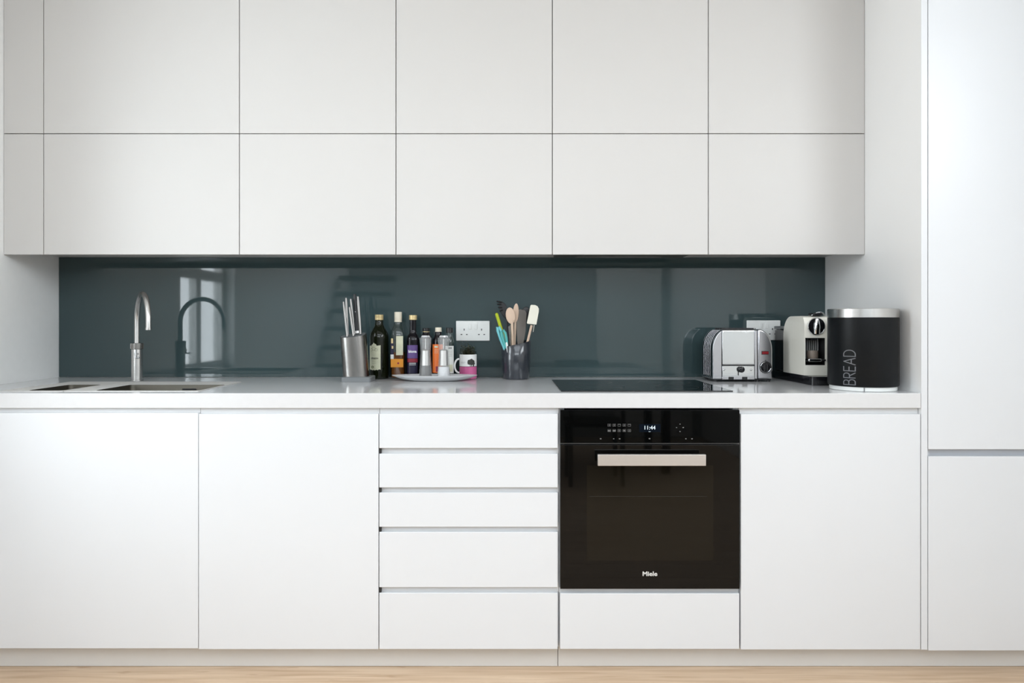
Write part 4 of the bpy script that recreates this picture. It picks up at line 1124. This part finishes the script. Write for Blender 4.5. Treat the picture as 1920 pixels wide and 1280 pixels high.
# ------------------------------------------------------------------ bread bin
c = (1.2608, yy(2.51)); r = .1143
t = thing('bread_bin', 'round matt black bread bin with brushed steel lid', 'bread bin', (c[0], c[1], ZT))
zbk = .0150; zbd = pz(595.3, 2.45) - ZT; ztp = pz(578.2, 2.45) - ZT
build('base_ring', MB().lathe([(r * .93, 0), (r * .945, .001), (r * .945, zbk - .0006)], (c[0], c[1], ZT + .0003), 64), M['white_plastic'], t)
build('drum', MB().lathe([(r * .955, zbk - .0004), (r * .985, zbk + .001), (r, zbk + .006), (r, zbd - .0003)], (c[0], c[1], ZT), 72), M['bin_black'], t, 40)
build('lid', MB().lathe([(r - .001, zbd), (r + .0004, zbd + .0006), (r + .0004, ztp - .002), (r - .002, ztp), (r - .006, ztp - .001), (.02, ztp - .004), (.001, ztp - .004)], (c[0], c[1], ZT), 72), M['steel'], t, 40)
build('foot_notch', MB().box(c[0] - .001 - .045, c[0] + .001 - .045, c[1] - r * .945 * .918 - .002, c[1] - r * .945 * .918, ZT + .0005, ZT + zbk - .001), M['grey_plastic'], t, 0)
# BREAD in thin capitals running upwards
def arcp(cx_, cy_, rx, ry, a0, a1, n=10): return [(cx_ + rx * math.cos(math.radians(a0 + (a1 - a0) * i / n)), cy_ + ry * math.sin(math.radians(a0 + (a1 - a0) * i / n))) for i in range(n + 1)]
G = {'B': (.56, [[(0, 0), (0, 1)], [(0, 1), (.28, 1)] + arcp(.28, .77, .22, .23, 90, -90) + [(0, .54)], [(.28, .54)] + arcp(.30, .27, .26, .27, 90, -90) + [(0, 0)]]),
     'R': (.56, [[(0, 0), (0, 1)], [(0, 1), (.27, 1)] + arcp(.27, .74, .25, .26, 90, -90) + [(0, .48)], [(.22, .48), (.56, 0)]]),
     'E': (.48, [[(0, 0), (0, 1)], [(0, 1), (.48, 1)], [(0, .52), (.45, .52)], [(0, 0), (.48, 0)]]),
     'A': (.72, [[(0, 0), (.36, 1)], [(.36, 1), (.72, 0)], [(.12, .33), (.60, .33)]]),
     'D': (.68, [[(0, 0), (0, 1)], [(0, 1), (.22, 1)] + arcp(.22, .5, .46, .5, 90, -90, 14) + [(0, 0)]])}
CAP = .0385; A0 = math.radians(-38.0); zz = pz(721.5, 2.42); pen = 0; total = sum(G[k_][0] for k_ in 'BREAD') + 4 * .20
sc_ = (pz(656.5, 2.42) - zz) / total
wd = .045
for ch in 'BREAD':
    q = MB()
    for line in G[ch][1]:
        for (ax, ay), (bx_, by_) in zip(line[:-1], line[1:]):
            ln = math.hypot(bx_ - ax, by_ - ay)
            if ln < 1e-6: continue
            ux, uy = (bx_ - ax) / ln, (by_ - ay) / ln
            ax2, ay2, bx2, by2 = ax - ux * wd * .5, ay - uy * wd * .5, bx_ + ux * wd * .5, by_ + uy * wd * .5
            steps = max(1, int(abs(by2 - ay2) * 8)); vs = []
            for i in range(steps + 1):
                f_ = i / steps; x_, y_ = ax2 + (bx2 - ax2) * f_, ay2 + (by2 - ay2) * f_
                for s in (-1, 1):
                    tx2, ty2 = x_ - uy * wd * s, y_ + ux * wd * s
                    an = A0 - ty2 * CAP / r
                    vs.append((c[0] + (r + .0007) * math.sin(an), c[1] - (r + .0007) * math.cos(an), zz + (pen + tx2) * sc_))
            q.add(vs, [(2 * i, 2 * i + 1, 2 * i + 3, 2 * i + 2) for i in range(steps)])
    build('letter', q, M['letter_grey'], t, 0)
    pen += G[ch][0] + .20

# ------------------------------------------------------------------ dining table and chairs (seen as reflections in glass and oven)
t = thing('dining_table', 'long dark dining table reflected in the glass splashback', 'table', (.15, -4.25, 0))
build('tabletop', MB().box(-.95, 1.35, -4.70, -3.80, .70, .745), M['dark_wood'], t, bevel=.003)
for a in (-.88, 1.22):
    for c_ in (-4.63, -3.93):
        build('leg', MB().box(a, a + .06, c_, c_ + .06, .001, .699), M['dark_wood'], t, 0)
def chair(x, y, lab):
    t = thing('dining_chair', lab, 'chair', (x, y, 0), 'dining chairs around the dark table')
    build('seat', MB().box(x - .21, x + .21, y - .20, y + .20, .43, .46), M['dark_wood'], t, bevel=.004)
    build('backrest', MB().box(x - .20, x + .20, y + .185, y + .205, .62, .84), M['dark_wood'], t, bevel=.004)
    for a in (-.20, .17):
        build('leg', MB().box(x + a, x + a + .03, y - .19, y - .16, .001, .4295), M['dark_wood'], t, 0)
        build('leg', MB().box(x + a, x + a + .03, y + .15, y + .18, .001, .4295), M['dark_wood'], t, 0)
        build('back_post', MB().box(x + a, x + a + .03, y + .1855, y + .2045, .4605, .6195), M['dark_wood'], t, 0)
chair(-.25, -3.60, 'dark dining chair reflected at the left of the oven door')
chair(.65, -3.60, 'dark dining chair reflected at the right of the oven door')
